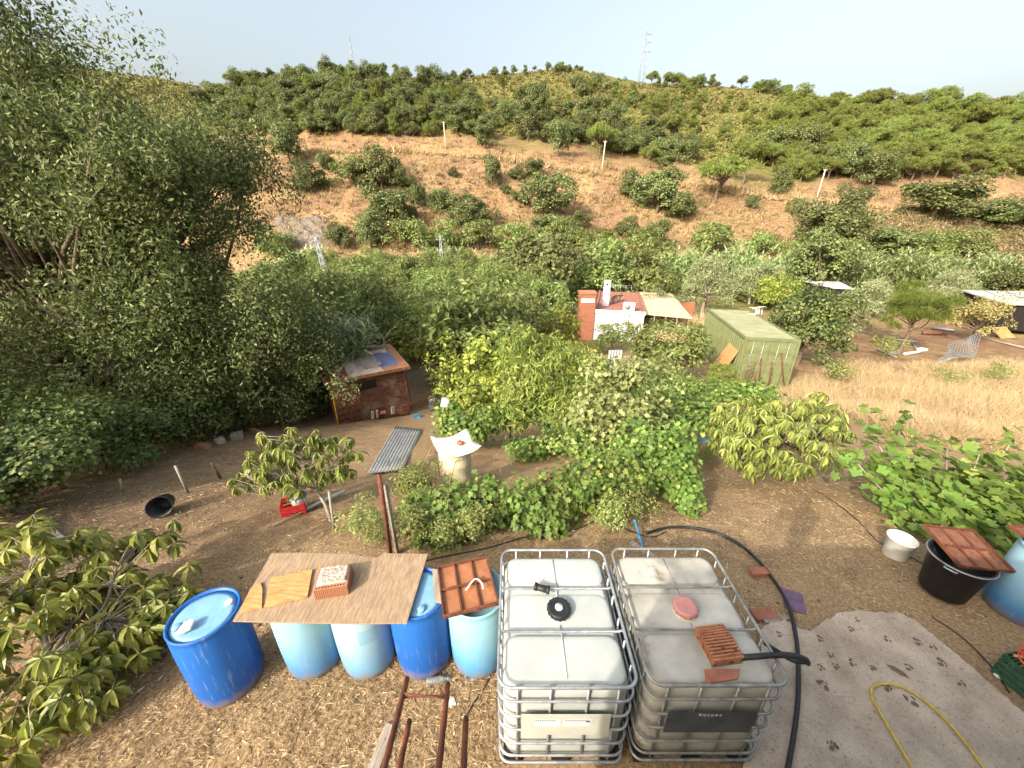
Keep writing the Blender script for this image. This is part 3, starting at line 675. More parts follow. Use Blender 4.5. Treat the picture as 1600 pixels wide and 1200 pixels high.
# ------------------------------------------------------------------ the huge tree on the left
def lobe_tree(name, seed, lobes, base, ncl, cr, nleaf, L, W, leaf, bark, label, cat, trunk_r=.28, template=T_DIA, shoots=60, twig=.4):
    g = np.random.default_rng(seed); c = []
    lob = np.array(lobes, float); w = lob[:, 3] * lob[:, 5]; pick = g.choice(len(lob), ncl * 3, p=w / w.sum())
    d = rdir(g, ncl * 3); r = .45 + .52 * g.random(ncl * 3) ** .5
    c = lob[pick, :3] + d * r[:, None] * lob[pick, 3:6]
    q = np.min([np.linalg.norm((c - l[:3]) / l[3:6], axis=1) for l in lob], axis=0)
    hub = c[(q > .62)][:max(40, ncl // 9)]                      # boughs: clumps gather round them and leave dark gaps between
    c = hub[g.integers(0, len(hub), ncl * 2)] + g.normal(size=(ncl * 2, 3)) * np.array([.52, .52, .62])
    q = np.min([np.linalg.norm((c - l[:3]) / l[3:6], axis=1) for l in lob], axis=0)
    c = c[(q > .45) & (c[:, 2] > ground_z(c[:, 0], c[:, 1]) + .6)][:ncl]
    cs = cr * (.55 + .9 * g.random(len(c)))
    pk = np.repeat(np.arange(len(c)), nleaf); n = len(pk); dd = rdir(g, n)
    P = c[pk] + dd * (cs[pk] * (.25 + .75 * g.random(n) ** .5))[:, None] * np.array([1, 1, 1.25])
    N = dd * .7 + g.normal(size=(n, 3)) * .5 + np.array([0, 0, .35]); D = np.cross(N, g.normal(size=(n, 3))) + np.array([0, 0, .35])
    s = .6 + .8 * g.random(n)
    Ls = [P]; Ds = [D]; Ns = [N]; Ss = [s]
    top = c[np.argsort(-c[:, 2])[:max(1, len(c) // 2)]]; mb = MB()
    for i in range(shoots):                                     # slender upright shoots that fray the outline
        b = top[g.integers(len(top))]; ln = g.uniform(.5, 1.5); ax = norm(np.array([g.normal() * .22, g.normal() * .22, 1.0]))
        m = int(46 * ln); t = g.random(m); a = g.random(m) * 6.28
        Ls.append(b + ax * (t * ln)[:, None] + rdir(g, m) * .10); o = np.stack([np.cos(a), np.sin(a), np.full(m, .9)], -1)
        Ds.append(o); Ns.append(np.stack([-np.cos(a) * .6, -np.sin(a) * .6, np.ones(m)], -1) + g.normal(size=(m, 3)) * .4); Ss.append(.6 + .6 * g.random(m))
        mb.tube([b, b + ax * ln * .5, b + ax * ln], [.012, .008, .003], 4)
    P = np.concatenate(Ls); D = np.concatenate(Ds); N = np.concatenate(Ns); s = np.concatenate(Ss)
    v, f = scatter(template, P, basis(norm(D), norm(N)), L * s, W * s)
    base = Vector(base); o = thing(name, label, cat, base)
    link('crown', mesh_np(name + '_crown', v - np.array(base), f, leaf), o)
    mid = Vector(np.average(lob[:, :3], axis=0, weights=w)); trunk_top = base.lerp(mid, .55)
    mb.tube(smooth_path([base - Vector((0, 0, .4)), base.lerp(trunk_top, .5) + Vector((.12, .1, 0)), trunk_top], 4), [trunk_r * (1.2 - .06 * i) for i in range(9)], 10)
    for q in c[::4]: limb(mb, base.lerp(mid, .3 + .5 * g.random()), q, trunk_r * .32, .015, g, .1)
    me = mb.mesh(name + '_trunk', bark); me.transform(Matrix.Translation(-base)); link('trunk', me, o)
    return o
bx, by = -12.6, 11.2
lobe_tree('broadleaf_tree', 21, [(-15.8, 11.8, 6.3, 3.0, 2.8, 3.4), (-13.2, 11.6, 3.9, 2.8, 2.8, 3.8), (-18.6, 11.6, 7.0, 3.0, 2.8, 3.4), (-15.2, 11.0, 1.2, 4.0, 3.0, 4.0), (-10.8, 11.6, 1.6, 2.6, 2.6, 3.8), (-9.4, 11.6, -.4, 2.4, 2.2, 2.7), (-9.0, 11.8, 2.2, 2.3, 2.2, 2.9), (-8.3, 11.8, .2, 2.0, 2.0, 2.6), (-12.0, 11.8, 5.6, 2.6, 2.4, 2.8), (-9.7, 11.8, 4.5, 2.3, 2.2, 2.7), (-11.4, 10.6, -.8, 3.0, 2.2, 2.2), (-18.0, 11.2, 3.2, 3.0, 3.0, 5.5)],
          (bx, by, gz(bx, by)), 1350, .55, 290, .11, .047, M_BIG, M_BARK, 'huge bushy dark olive green tree filling the left side', 'tree', .34, shoots=150)
# hedge of ivy and saplings at its foot
HEDGE = [clump_tree('hedge', 600 + i, 1.2, .8, .6, 40, .32, 150, .075, .055, M_CAROB, M_BARK, low=-.4, trunk_r=.04) for i in range(2)]
HL = ['ivy mound at the far left foot of the huge tree', 'ivy mound second from the left under the huge tree', 'dark ivy mound in the middle of the row under the huge tree', 'ivy mound left of the black bucket', 'ivy mound behind the black bucket', 'dark bramble mound behind the grey stakes', 'bramble mound next to the rubble pile', 'bramble mound left of the shed door', 'bramble mound hard against the left shed wall']
for (px, py, s), lab in zip([(20, 820, .95), (85, 775, 1.0), (150, 745, 1.0), (215, 725, .95), (275, 700, .95), (330, 685, .95), (390, 668, 1.0), (445, 650, 1.0), (490, 640, .9)], HL):
    p = gp(px, py); plant('ivy_mound', HEDGE, p + Vector((-.3, .5, -.1)), s * 1.15, lab, 'ivy')
mid_tree(GREENS, 110, 660, 8.6, 90, 3.4, 'sunlit light green sapling under the huge tree', 'bush', 'sapling', 1.3)
mid_tree(LEM, 175, 655, 9.3, 87, 3.3, 'yellowish sapling right of the light green sapling', 'bush', 'sapling', 1.2)
mid_tree(LEM, 75, 575, 9.0, 100, 3.3, 'bright leafy branchy bush hanging in the shade of the huge tree', 'bush', 'sapling', 1.5)
mid_tree(OLIV, 490, 600, 15.2, 70, 4.0, 'willowy grey green bush behind the shed at its left corner', 'bush', 'bush', 1.0)
# out of the frame on the left: the neighbouring trees whose shade falls over the foot of the huge tree
for x, y, s in [(-14.5, 3.2, 1.0), (-18.5, 6.5, 1.15), (-10.8, -1.5, .8)]:
    plant('carob_tree', CARB, (x, y, gz(x, y)), s, 'dark carob tree standing just outside the left edge', 'tree', 'shading trees on the left')
# ------------------------------------------------------------------ garden plants close by
def gpb(px, py, Y0, Y1, st):
    """ground points for many places of the photograph at once"""
    u = upx(px, py); t = tpy(py); out = []
    for i in range(0, len(px), 4000):
        uu = u[i:i + 4000, None]; tt = t[i:i + 4000, None]; Y = np.arange(Y0, Y1, st)[None]
        b = CAM_H + tt * Y <= ground_z(uu * Y, np.broadcast_to(Y, (len(uu), Y.shape[1])))
        k = b.argmax(1); ok = b.any(1)
        y = Y[0, k] + rg.uniform(-st, 0, len(k)); x = uu[:, 0] * y
        out.append(np.stack([x, y, ground_z(x, y)], -1)[ok])
    return np.concatenate(out)
def leaf_parts(o, templates, P, Rm, L, W, mat, nobj, mass='foliage'):
    """the leaves that show largest become single leaf parts; the rest stay one leafy mass"""
    base = np.array(o.location); n = len(P); L = np.broadcast_to(L, (n,)); W = np.broadcast_to(W, (n,))
    dist = np.linalg.norm(P - np.array([0, 0, CAM_H]), axis=1) / L
    face = np.abs((Rm[:, :, 2] * norm(P - np.array([0, 0, CAM_H]))).sum(1))
    inner = norm(P - P.mean(0)); toward = (inner * norm(np.array([0, 0, CAM_H]) - P)).sum(1)
    order = np.argsort(dist * (1.4 - .4 * face) * (1.5 - .5 * toward))
    big = order[:nobj]; rest = order[nobj:]
    if not isinstance(templates, list): templates = [templates]
    ms = [mesh_np('leaf', tv, tf, mat) for tv, tf in templates]
    for q, i in enumerate(big):
        lf = link('leaf', ms[q % len(ms)], o)
        M = Matrix.Identity(4)
        for r in range(3):
            for c in range(3): M[r][c] = float(Rm[i][r][c] * (L[i] if c != 1 else W[i]))
            M[r][3] = float(P[i][r] - base[r])
        lf.matrix_basis = M
    if len(rest):
        v, f = scatter(templates, P[rest], Rm[rest], L[rest], W[rest])
        tag(link(mass, mesh_np(mass, v - base, f, mat), o), kind='stuff')
def leafmat_parts(src, name):
    """the same leaf, its colour varying from leaf object to leaf object as well"""
    return src
def rosettes(g, tips, nl, L, W, droop=(.1, 1.0)):
    P = []; D = []; N = []; Ls = []
    for t in tips:
        a0 = g.random() * 6.28; k = int(nl * g.uniform(.7, 1.3)); tilt = g.normal(size=2) * .2
        for i in range(k):
            a = a0 + i * 2.4; p = g.uniform(*droop)
            d = np.array([math.cos(a) * math.cos(p) + tilt[0], math.sin(a) * math.cos(p) + tilt[1], -math.sin(p)])
            P.append(np.array(t) + d * .012); D.append(d); N.append(np.array([math.cos(a) * math.sin(p), math.sin(a) * math.sin(p), math.cos(p)]) + g.normal(size=3) * .15)
            Ls.append(L * g.uniform(.65, 1.15))
    Ls = np.array(Ls)
    return np.array(P), basis(norm(np.array(D)), norm(np.array(N))), Ls, Ls * (W / L)
def whorl_tree(name, label, cat, base, tips, nl, L, W, leaf, bark, seed, nobj, trunk_r=.03, droop=(.1, 1.0), fork=None):
    g = np.random.default_rng(seed); base = Vector(base); o = thing(name, label, cat, base)
    P, Rm, Ls, Ws = rosettes(g, tips, nl, L, W, droop)
    leaf_parts(o, T_LONG, P, Rm, Ls, Ws, leaf, nobj)
    mb = MB(); fork = Vector(fork) if fork is not None else base.lerp(Vector(np.mean(tips, axis=0)), .6)
    mb.tube(smooth_path([base - Vector((0, 0, .2)), base.lerp(fork, .5) + Vector((.02, .03, 0)), fork], 4), [trunk_r * (1.1 - .05 * i) for i in range(9)], 8)
    hubs = []
    for i in range(7):
        q = Vector(tips[g.integers(len(tips))]); h = fork.lerp(q, .55); hubs.append(h); limb(mb, fork, h, trunk_r * .6, trunk_r * .4, g, .12)
    for t in tips:
        h = min(hubs, key=lambda q: (q - Vector(t)).length); limb(mb, h, t, trunk_r * .14, .003, g, .2, 4)
    me = mb.mesh('trunk', bark); me.transform(Matrix.Translation(-base)); link('trunk', me, o)
    return o
def ellipsoid(g, c, r, n, lo=.35, zmin=-1e9):
    d = rdir(g, n * 4); q = np.array(c) + d * (lo + (1 - lo) * g.random((n * 4, 1)) ** .5) * np.array(r)
    return q[q[:, 2] > zmin][:n]
g0 = np.random.default_rng(5)
# young mango in the middle left
b = gp(519, 818); cc = at(470, 722, 5.15)
tips = np.concatenate([ellipsoid(g0, cc + Vector((.05, 0, .08)), (.9, .6, .5), 130), ellipsoid(g0, at(400, 745, 5.2), (.4, .3, .2), 14), ellipsoid(g0, at(440, 690, 5.4), (.4, .3, .35), 18)])
whorl_tree('mango_tree', 'young mango tree with drooping yellow green leaves and a support stake', 'tree', b, tips, 13, .19, .042, M_MANGO, M_BARKP, 31, 150, .03, (.3, 1.3), fork=b.lerp(cc, .55))
# broad mango on the right
b = gp(1222, 752); cc = at(1215, 684, 6.3)
tips = np.concatenate([ellipsoid(g0, cc + Vector((0, .1, 0)), (1.35, .9, .75), 290, zmin=b.z + .25), ellipsoid(g0, at(1280, 640, 6.9), (.5, .5, .4), 30), ellipsoid(g0, at(1150, 660, 6.7), (.6, .5, .5), 40)])
whorl_tree('mango_tree', 'broad low mango tree with dense light green leaves before the container', 'tree', b, tips, 12, .22, .05, M_MANGO, M_BARK, 32, 200, .05, (.2, 1.1))
# avocado shrub in the lower left corner
b = Vector((-4.45, 2.0, 0)); tips = np.concatenate([ellipsoid(g0, (-4.35, 2.35, .55), (.95, .75, .5), 60, .3, .12), ellipsoid(g0, (-3.8, 2.75, .35), (.5, .4, .28), 22, .3, .1), ellipsoid(g0, (-5.2, 3.0, .85), (.7, .6, .4), 26), ellipsoid(g0, (-4.4, 3.25, .7), (.5, .35, .35), 16), ellipsoid(g0, (-4.1, 1.7, .3), (.45, .4, .25), 14, .3, .1)])
whorl_tree('avocado_tree', 'avocado tree with whorls of glossy drooping leaves in the lower left corner', 'tree', b, np.concatenate([tips, tips + g0.normal(size=tips.shape) * .1]), 11, .19, .06, M_AVOF, M_BARKP, 33, 300, .035, (-.1, 1.0), fork=(-4.4, 2.3, .35))
# fig tree on the right
def fig():
    g = np.random.default_rng(35); b = gp(1490, 846); o = thing('fig_tree', 'fig tree with broad lobed leaves and pale bare branches behind the black tub', 'tree', b)
    mb = MB(); P = []; D = []; N = []
    ends = [at(1370, 690, 5.6), at(1400, 660, 6.0), at(1340, 725, 5.3), at(1440, 740, 5.0), at(1480, 700, 5.4), at(1530, 710, 5.1), at(1580, 690, 5.2), at(1560, 760, 4.7), at(1610, 740, 4.8), at(1500, 770, 4.7),
            at(1450, 790, 4.7), at(1410, 770, 4.9), at(1540, 800, 4.5), at(1480, 820, 4.4), at(1590, 780, 4.5), at(1425, 810, 4.55), at(1640, 760, 4.6), at(1560, 830, 4.35), at(1400, 725, 5.2), at(1520, 740, 5.0), at(1620, 800, 4.5)]
    for e in ends:
        e = Vector(e); h = b.lerp(e, .5) + Vector((0, 0, -.12)); pts = smooth_path([b, h, e], 4)
        mb.tube(pts, [.018 - .0014 * i for i in range(len(pts))], 6)
        for k in range(56):
            t = g.uniform(.5, 1.12); a = g.random() * 6.28; q = b.lerp(e, t) + Vector((g.normal() * .2, g.normal() * .18, g.normal() * .13 + .02))
            d = np.array([math.cos(a), math.sin(a), g.uniform(-.7, .1)]); P.append(np.array(q)); D.append(d); N.append(np.array([g.normal() * .4, g.normal() * .4 - .25, 1.0]))
    n = len(P); L = .2 * (.55 + .6 * g.random(n))
    leaf_parts(o, T_FIG, np.array(P), basis(norm(np.array(D)), norm(np.array(N))), L, L * .95, M_FIG, 300)
    me = mb.mesh('branches', M_BARKP); me.transform(Matrix.Translation(-b)); link('trunk', me, o)
fig()
# grapevines on low trellises
def vine(label, lobes, n, seed, size=.092, name='grapevine', posts=(), nobj=0, leaf=None):
    g = np.random.default_rng(seed); lob = np.array([tuple(at(px, py, Y)) + (rx, ry, rz) for px, py, Y, rx, ry, rz in lobes])
    pk = g.integers(0, len(lob), n); d = rdir(g, n); r = .4 + .75 * g.random(n) ** .8 + .25 * (g.random(n) < .12)
    P = lob[pk, :3] + d * r[:, None] * lob[pk, 3:]; ok = P[:, 2] > ground_z(P[:, 0], P[:, 1]) + .05; P = P[ok]; d = d[ok]; m = len(P)
    N = d * .8 + np.array([0, -.25, .6]) + g.normal(size=(m, 3)) * .35; D = np.cross(N, g.normal(size=(m, 3))) + np.array([0, 0, -.4])
    base = Vector(lob[:, :3].mean(0)); base.z = gz(base.x, base.y); o = thing(name, label, 'vine', base)
    L = size * (.6 + .7 * g.random(m)); leaf_parts(o, T_VINE, P, basis(norm(D), norm(N)), L, L, leaf or M_VINE, nobj)
    mb = MB()
    for i in range(0, len(lob), 2):
        q = Vector(lob[i, :3]); s = Vector((q.x + .1, q.y, gz(q.x + .1, q.y) - .1)); limb(mb, s, q, .022, .012, g, .12)
        for k in range(3): limb(mb, q, Vector(q) + Vector(g.normal(size=3) * .4), .012, .004, g, .2, 4)
    me = mb.mesh('stem', M_BARK); me.transform(Matrix.Translation(-base)); link('stem', me, o)
    return o
vine('leafy grapevine sprawling behind the blue barrels and white tank', [(655, 800, 4.6, .32, .3, .3), (705, 795, 4.6, .4, .35, .38), (760, 785, 4.7, .42, .35, .4), (820, 790, 4.7, .42, .35, .42), (690, 830, 4.3, .4, .3, .22), (870, 775, 4.9, .42, .35, .45), (855, 815, 4.5, .3, .25, .28), (920, 755, 5.1, .45, .4, .45), (975, 740, 5.3, .45, .4, .45)], 5200, 41, nobj=300)
vine('grapevine hanging over the trellis end right of the tall climber', [(1020, 725, 5.5, .42, .35, .45), (1060, 740, 5.5, .36, .35, .5), (1075, 780, 5.1, .24, .25, .4), (1000, 690, 6.0, .45, .4, .45), (1060, 690, 6.0, .3, .3, .4), (1035, 700, 5.8, .4, .4, .4)], 3200, 42, nobj=200)
vine('low grapevine row on grey posts in front of the wire pen', [(715, 665, 8.6, .5, .4, .35), (755, 655, 8.9, .55, .4, .4), (800, 645, 9.2, .55, .4, .4), (845, 640, 9.3, .5, .4, .35), (700, 645, 9.3, .35, .3, .35), (735, 675, 8.4, .45, .3, .25)], 3200, 43, .11)
vine('grapevine row crossing the garden in front of the citrus trees', [(1000, 600, 12.3, 1.0, .5, .45), (1060, 605, 12.0, .9, .5, .45), (1120, 612, 11.5, .8, .5, .4), (1180, 615, 11.5, .8, .5, .4), (960, 605, 12.0, .6, .4, .5)], 3200, 44, .13)
CLIMB = clump_tree('climber', 610, 1.25, 1.3, 1.35, 60, .34, 80, .10, .07, leafmat('leaf_climber', srgb(92, 106, 54), srgb(138, 148, 84), srgb(168, 172, 112), .3), M_BARK, low=-.8, trunk_r=.06)
ZC[id(CLIMB)] = 1.35
mid_tree(CLIMB, 965, 640, 7.6, 185, 2.6, 'tall dusty green bush overgrown by climbers in the middle of the garden', 'bush', 'bush', 1.15)
PEACH = clump_tree('peach', 620, 1.5, 1.4, 1.75, 60, .4, 120, .15, .034, leafmat('leaf_peach', srgb(94, 114, 46), srgb(136, 150, 66), srgb(172, 178, 96), .4), M_BARK, low=-.75, trunk_r=.06, droop=.8, template=T_LONG[0])
ZC[id(PEACH)] = 1.75
mid_tree(PEACH, 858, 600, 10.0, 185, 3.2, 'fresh light green peach tree with slender drooping leaves', 'tree', 'peach_tree', 1.1)
mid_tree(PEACH, 1130, 590, 12.0, 60, 3.2, 'small peach sapling below the leaning boards', 'tree', 'peach_tree', .9)
vine('rambling vine carpet left of the tall dusty bush', [(880, 690, 8.2, .7, .5, .3), (820, 700, 8.0, .5, .4, .18), (905, 660, 8.8, .6, .5, .45), (930, 700, 7.4, .5, .4, .4), (870, 650, 9.3, .6, .5, .4)], 2600, 45, .1)
vine('vine thicket right of the tall dusty bush behind the broad mango', [(1070, 640, 9.0, .7, .5, .4), (1110, 650, 8.6, .6, .5, .35), (1040, 660, 8.4, .5, .5, .4), (1150, 625, 10.0, .8, .5, .4), (1020, 625, 10.2, .8, .5, .4), (1080, 610, 11.2, .9, .6, .4)], 3600, 46, .11)
vine('yellowing vine row behind the peach tree', [(780, 610, 12.0, .8, .5, .5), (830, 600, 12.5, .8, .5, .5), (730, 620, 11.6, .6, .4, .4), (905, 600, 12.0, .8, .5, .5)], 2600, 47, .13, leaf=M_LEMON)
WEED = [clump_tree('weed', 640 + i, .42, .42, .36, 30, .12, 34, .055, .024, M_WEED, M_WEED, low=-.6, trunk_r=.008, inner=.2) for i in range(3)]
for px, py, s, lab in [(565, 832, .85, 'straggly tomato plant left of the rusty post'), (600, 850, .7, 'tomato plant at the foot of the rusty post'), (655, 852, .9, 'feathery weed behind the board on the barrels'), (700, 860, .8, 'low feathery weed behind the rusty panel'),
                       (740, 852, .9, 'bushy weed behind the white tank corner'), (660, 775, 1.1, 'pale weed right of the rusty post'), (640, 790, .9, 'thin weed just right of the wooden plank'), (950, 830, .9, 'grassy weed between the two vines'), (985, 815, 1.0, 'grassy weed under the trellis end'),
                       (1100, 725, .8, 'weed at the path edge left of the broad mango'), (1380, 560, 2.0, 'green weed at the upper edge of the dry grass'), (1480, 605, 1.6, 'green weed in the middle of the dry grass'), (1300, 600, 2.2, 'green fennel like weed at the left of the dry grass'), (1550, 600, 1.6, 'green weed near the right edge of the dry grass')]:
    p = gp(px, py); plant('weed', WEED, p - Vector((0, 0, .03)), s, lab, 'weed')
# dry grass field on the right and by the house, straw litter on the ground
def poly_pts(poly, n, Y0, Y1, st):
    xs = [p[0] for p in poly]; yl = [p[1] for p in poly]
    x = rg.uniform(min(xs), max(xs), n); y = rg.uniform(min(yl), max(yl), n)
    k = np.array([in_poly(a, b, poly) for a, b in zip(x, y)]); return gpb(x[k], y[k], Y0, Y1, st)
FIELD = poly_pts([(1225, 620), (1260, 588), (1330, 570), (1420, 560), (1620, 570), (1640, 705), (1420, 690), (1300, 640)], 7500, 6, 22, .15)
FIELD = FIELD[fbm(FIELD[:, 0] / 1.2, FIELD[:, 1] / 1.2, 3) > -.28]
tuft_mass(FIELD, 51, .5, 11, .014, M_DRY, 'dry_grass', 'pale tall dry grass on the right of the garden', .75)
tuft_mass(poly_pts([(985, 535), (1000, 505), (1110, 505), (1115, 540)], 1500, 14, 34, .2), 52, .9, 8, .03, M_DRY, 'dry_grass_patch', 'dry orange grass in front of the beige lean-to', .35)
tuft_mass(poly_pts([(1150, 640), (1250, 590), (1330, 600), (1300, 640)], 700, 6, 22, .15), 53, .35, 8, .014, M_DRY, 'dry_grass_fringe', 'thin dry grass below the container', .8)
def litter(P, seed, L, W, name, label, mat):
    g = np.random.default_rng(seed); m = len(P); a = g.random(m) * 6.28
    D = norm(np.stack([np.cos(a), np.sin(a), g.normal(size=m) * .22], -1)); N = norm(np.stack([g.normal(size=m) * .35, g.normal(size=m) * .35, np.ones(m)], -1))
    P = P + np.stack([np.zeros(m), np.zeros(m), .003 + .018 * g.random(m)], -1)
    v, f = scatter([T_DIA, T_STRIP[1], T_DIA], P, basis(D, N), L * (.4 + g.random(m)), W * (.5 + g.random(m)))
    return tag(link(name, mesh_np(name, v, f, mat)), label, kind='stuff')
def soft(P, f):
    return P[rg.random(len(P)) < np.clip(f(P[:, 0], P[:, 1]) + fbm(P[:, 0] / .6, P[:, 1] / .6, 3) * .7, 0, 1)]
_x = rg.uniform(-5, .4, 40000); _y = rg.uniform(.9, 3.2, 40000); NEAR = np.stack([_x, _y, ground_z(_x, _y)], -1)
NEAR = soft(NEAR, lambda x, y: np.clip((2.75 - y) / .5, 0, 1) * np.clip((.1 - x) / .3, 0, 1) * np.clip((x + 4.4) / 1.2, .25, 1))
litter(NEAR, 61, .075, .0045, 'straw_litter', 'dry straw and curled leaves covering the ground before the barrels', M_STRAW)
litter(NEAR[::9], 62, .04, .016, 'dead_leaf_litter', 'curled dead leaves in the straw before the barrels', M_STRAW)
_y = 1 / rg.uniform(1 / 13, 1 / 2.4, 60000); _x = rg.uniform(-1.5, 1.6, 60000) * (_y + .8); MIDL = np.stack([_x, _y, ground_z(_x, _y)], -1)
MIDL = MIDL[(np.abs(MIDL[:, 0]) < 9) & ~((MIDL[:, 0] > 1.9) & (MIDL[:, 1] < 2.9))]
MIDL = soft(MIDL, lambda x, y: .34 + .25 * np.clip((x - 1.5) / 2, 0, 1) * np.clip((y - 3.6) / 1, 0, 1) + .1 * (x < -1) - .12 * (x > 2) * (y < 3.6))
litter(MIDL, 63, .075, .006, 'straw_scatter', 'straw scattered over the garden soil', M_STRAW)
M_CLOD = plain('clod', srgb(84, 70, 58), srgb(140, 120, 98), 5, .95, 0, .5)
cl = MIDL[::7]; gq = np.random.default_rng(64); mcl = len(cl)
oct_ = (np.array([[1, 0, 0], [-1, 0, 0], [0, 1, 0], [0, -1, 0], [0, 0, .8], [0, 0, -.8]], np.float32) * .5, np.array([[0, 2, 4], [2, 1, 4], [1, 3, 4], [3, 0, 4], [2, 0, 5], [1, 2, 5], [3, 1, 5], [0, 3, 5]]))
v, f = scatter(oct_, cl, basis(rdir(gq, mcl), rdir(gq, mcl)), .012 + .05 * gq.random(mcl) ** 4, .012 + .045 * gq.random(mcl) ** 4)
tag(link('soil_clods', mesh_np('soil_clods', v, f, M_CLOD)), 'small clods and stones on the garden soil', kind='stuff')
# ------------------------------------------------------------------ materials of the built things
M_BLUELID = plain('barrel_blue_faded', srgb(100, 144, 178), srgb(124, 164, 190), 4, .45, 0, .05, 60, .002, (srgb(150, 170, 180), 9, .64), .4)
def faded(name, top, low, dirt=.66):
    n = NT(name); co = n.coord('Object'); sp_ = n.n('ShaderNodeSeparateXYZ'); n.l(co, sp_.inputs[0])
    h = n.math('ADD', n.math('DIVIDE', sp_.outputs[2], .93), n.math('MULTIPLY', n.math('SUBTRACT', n.noise(3, 5, .6, co), .5), .22))
    c = n.ramp(h, [(.08, low), (.42, n_mid(top, low)), (.72, top)])
    c = n.mix(n.ramp(n.noise(12, 6, .7, co), [(dirt, 0.0), (dirt + .1, 1.0)]), c, srgb(128, 140, 142))
    mud = n.math('SUBTRACT', n.math('MULTIPLY', n.noise(9, 6, .7, co), .42), sp_.outputs[2]); c = n.mix(n.ramp(mud, [(.04, 0.0), (.2, .75)]), c, srgb(132, 112, 88))
    streak = n.noise(3, 5, .6, n.coord('Object', (14, 14, 1.2))); c = n.mix(n.ramp(streak, [(.58, 0.0), (.72, .4)]), c, srgb(150, 160, 164))
    return n.done(n.pbsdf(c, .5, 0, n.bump(n.noise(50, 4, .6, co), .06, .003), .35))
def n_mid(a, b): return tuple((a[i] * .55 + b[i] * .45) for i in range(3)) + (1,)
M_BLUE = faded('barrel_blue', srgb(28, 92, 168), srgb(20, 76, 148), .66); M_FADE1 = faded('barrel_sunbleached', srgb(132, 172, 188), srgb(44, 112, 168), .6); M_FADE2 = faded('barrel_sunbleached_pale', srgb(152, 180, 190), srgb(78, 136, 176), .6); M_FADE3 = faded('barrel_sunbleached_mint', srgb(130, 174, 188), srgb(52, 124, 176), .6)
M_FADE4 = faded('barrel_sunbleached_deep', srgb(150, 190, 206), srgb(34, 108, 168))
M_IBC = plain('tank_white', srgb(158, 163, 159), srgb(176, 180, 174), 3, .42, 0, .06, 40, .003, (srgb(168, 162, 146), 7, .66), .4)
M_IBC2 = plain('tank_dirty', srgb(142, 138, 127), srgb(186, 183, 172), 2.2, .55, 0, .08, 40, .003, (srgb(112, 98, 78), 3.2, .6), .35)
M_GALV = plain('galvanised_tube', srgb(152, 156, 158), srgb(190, 194, 196), 14, .42, .7, .1, 60, .002)
M_GALVD = plain('galvanised_old', srgb(126, 128, 126), srgb(168, 168, 162), 10, .5, .6, .2, 40, .003, (srgb(120, 92, 70), 12, .68))
M_BLACKP = plain('black_plastic', srgb(24, 25, 27), srgb(42, 43, 45), 8, .5, 0, .1, 60, .002, (srgb(96, 94, 88), 22, .7), .4)
M_HOSE = plain('black_hose', srgb(26, 28, 32), srgb(46, 48, 52), 12, .5, 0, .1, 60, .002, None, .4)
M_PINK = plain('faded_red_cap', srgb(172, 114, 108), srgb(190, 136, 128), 10, .5, 0, .1)
M_PLATE = plain('plate_cream', srgb(172, 173, 160), srgb(186, 187, 176), 4, .5, .1, .03)
M_PLATED = plain('plate_dark', srgb(62, 66, 70), srgb(84, 88, 92), 5, .55, .1, .05, None, .01, (srgb(112, 114, 114), 14, .66))
M_PAPER = plain('label_grey', srgb(182, 186, 188), srgb(200, 202, 204), 20, .7, 0, .02)
M_INK = plain('ink', srgb(70, 72, 74), srgb(96, 98, 100), 20, .7, 0, .02); M_CHALK = plain('chalk', srgb(170, 172, 170), srgb(200, 200, 198), 60, .9, 0, .02, lo=.45, hi=.55)
M_PLY = plain('weathered_plywood', srgb(126, 106, 86), srgb(160, 138, 112), 30, .9, 0, .35, 60, .004, (srgb(116, 98, 84), 6, .6), .15, (2.2, .35, 1))
M_OSB = plain('bright_plywood', srgb(160, 112, 66), srgb(194, 150, 100), 3, .7, 0, .2, 12, .004, None, .3, (2, 12, 1))
M_WOODG = plain('grey_plank', srgb(126, 116, 104), srgb(162, 152, 138), 4, .9, 0, .4, 14, .006, None, .2, (10, 1.2, 10))
M_TERRA = plain('terracotta', srgb(148, 100, 75), srgb(174, 126, 99), 8, .9, 0, .3, 60, .004, (srgb(150, 90, 60), 6, .62), .2)
M_MORTAR = plain('mortar_crust', srgb(150, 132, 118), srgb(196, 182, 168), 18, .95, 0, .9, 50, .02)
M_TILED = plain('lichen_tile', srgb(146, 96, 70), srgb(168, 116, 88), 9, .9, 0, .3, 60, .004, (srgb(50, 40, 36), 22, .55), .2)
M_RUSTP = plain('orange_rusty_panel', srgb(142, 92, 62), srgb(164, 114, 82), 7, .85, .1, .3, 40, .004, (srgb(132, 66, 40), 6, .6), .2)
M_RUSTD = plain('dark_rust', srgb(86, 52, 40), srgb(126, 74, 54), 14, .9, .2, .5, 60, .004)
M_RUSTB = plain('brown_rusty_panel', srgb(106, 72, 56), srgb(138, 98, 76), 7, .85, .1, .35, 40, .004, (srgb(84, 48, 36), 6, .58), .2)
M_WHITE = plain('white_plastic', srgb(206, 204, 196), srgb(226, 224, 216), 4, .5, 0, .05, 50, .003, (srgb(150, 138, 118), 8, .66))
M_STONE = plain('pale_stone', srgb(206, 200, 188), srgb(230, 226, 216), 8, .9, 0, .3)
M_YHOSE = plain('yellow_hose', srgb(178, 152, 58), srgb(206, 182, 90), 20, .5, 0, .1)
M_REDW = plain('red_cable', srgb(206, 62, 48), srgb(226, 88, 70), 20, .5, 0, .05); M_GREEN = plain('green_crate', srgb(40, 74, 52), srgb(58, 96, 70), 8, .6, 0, .1)
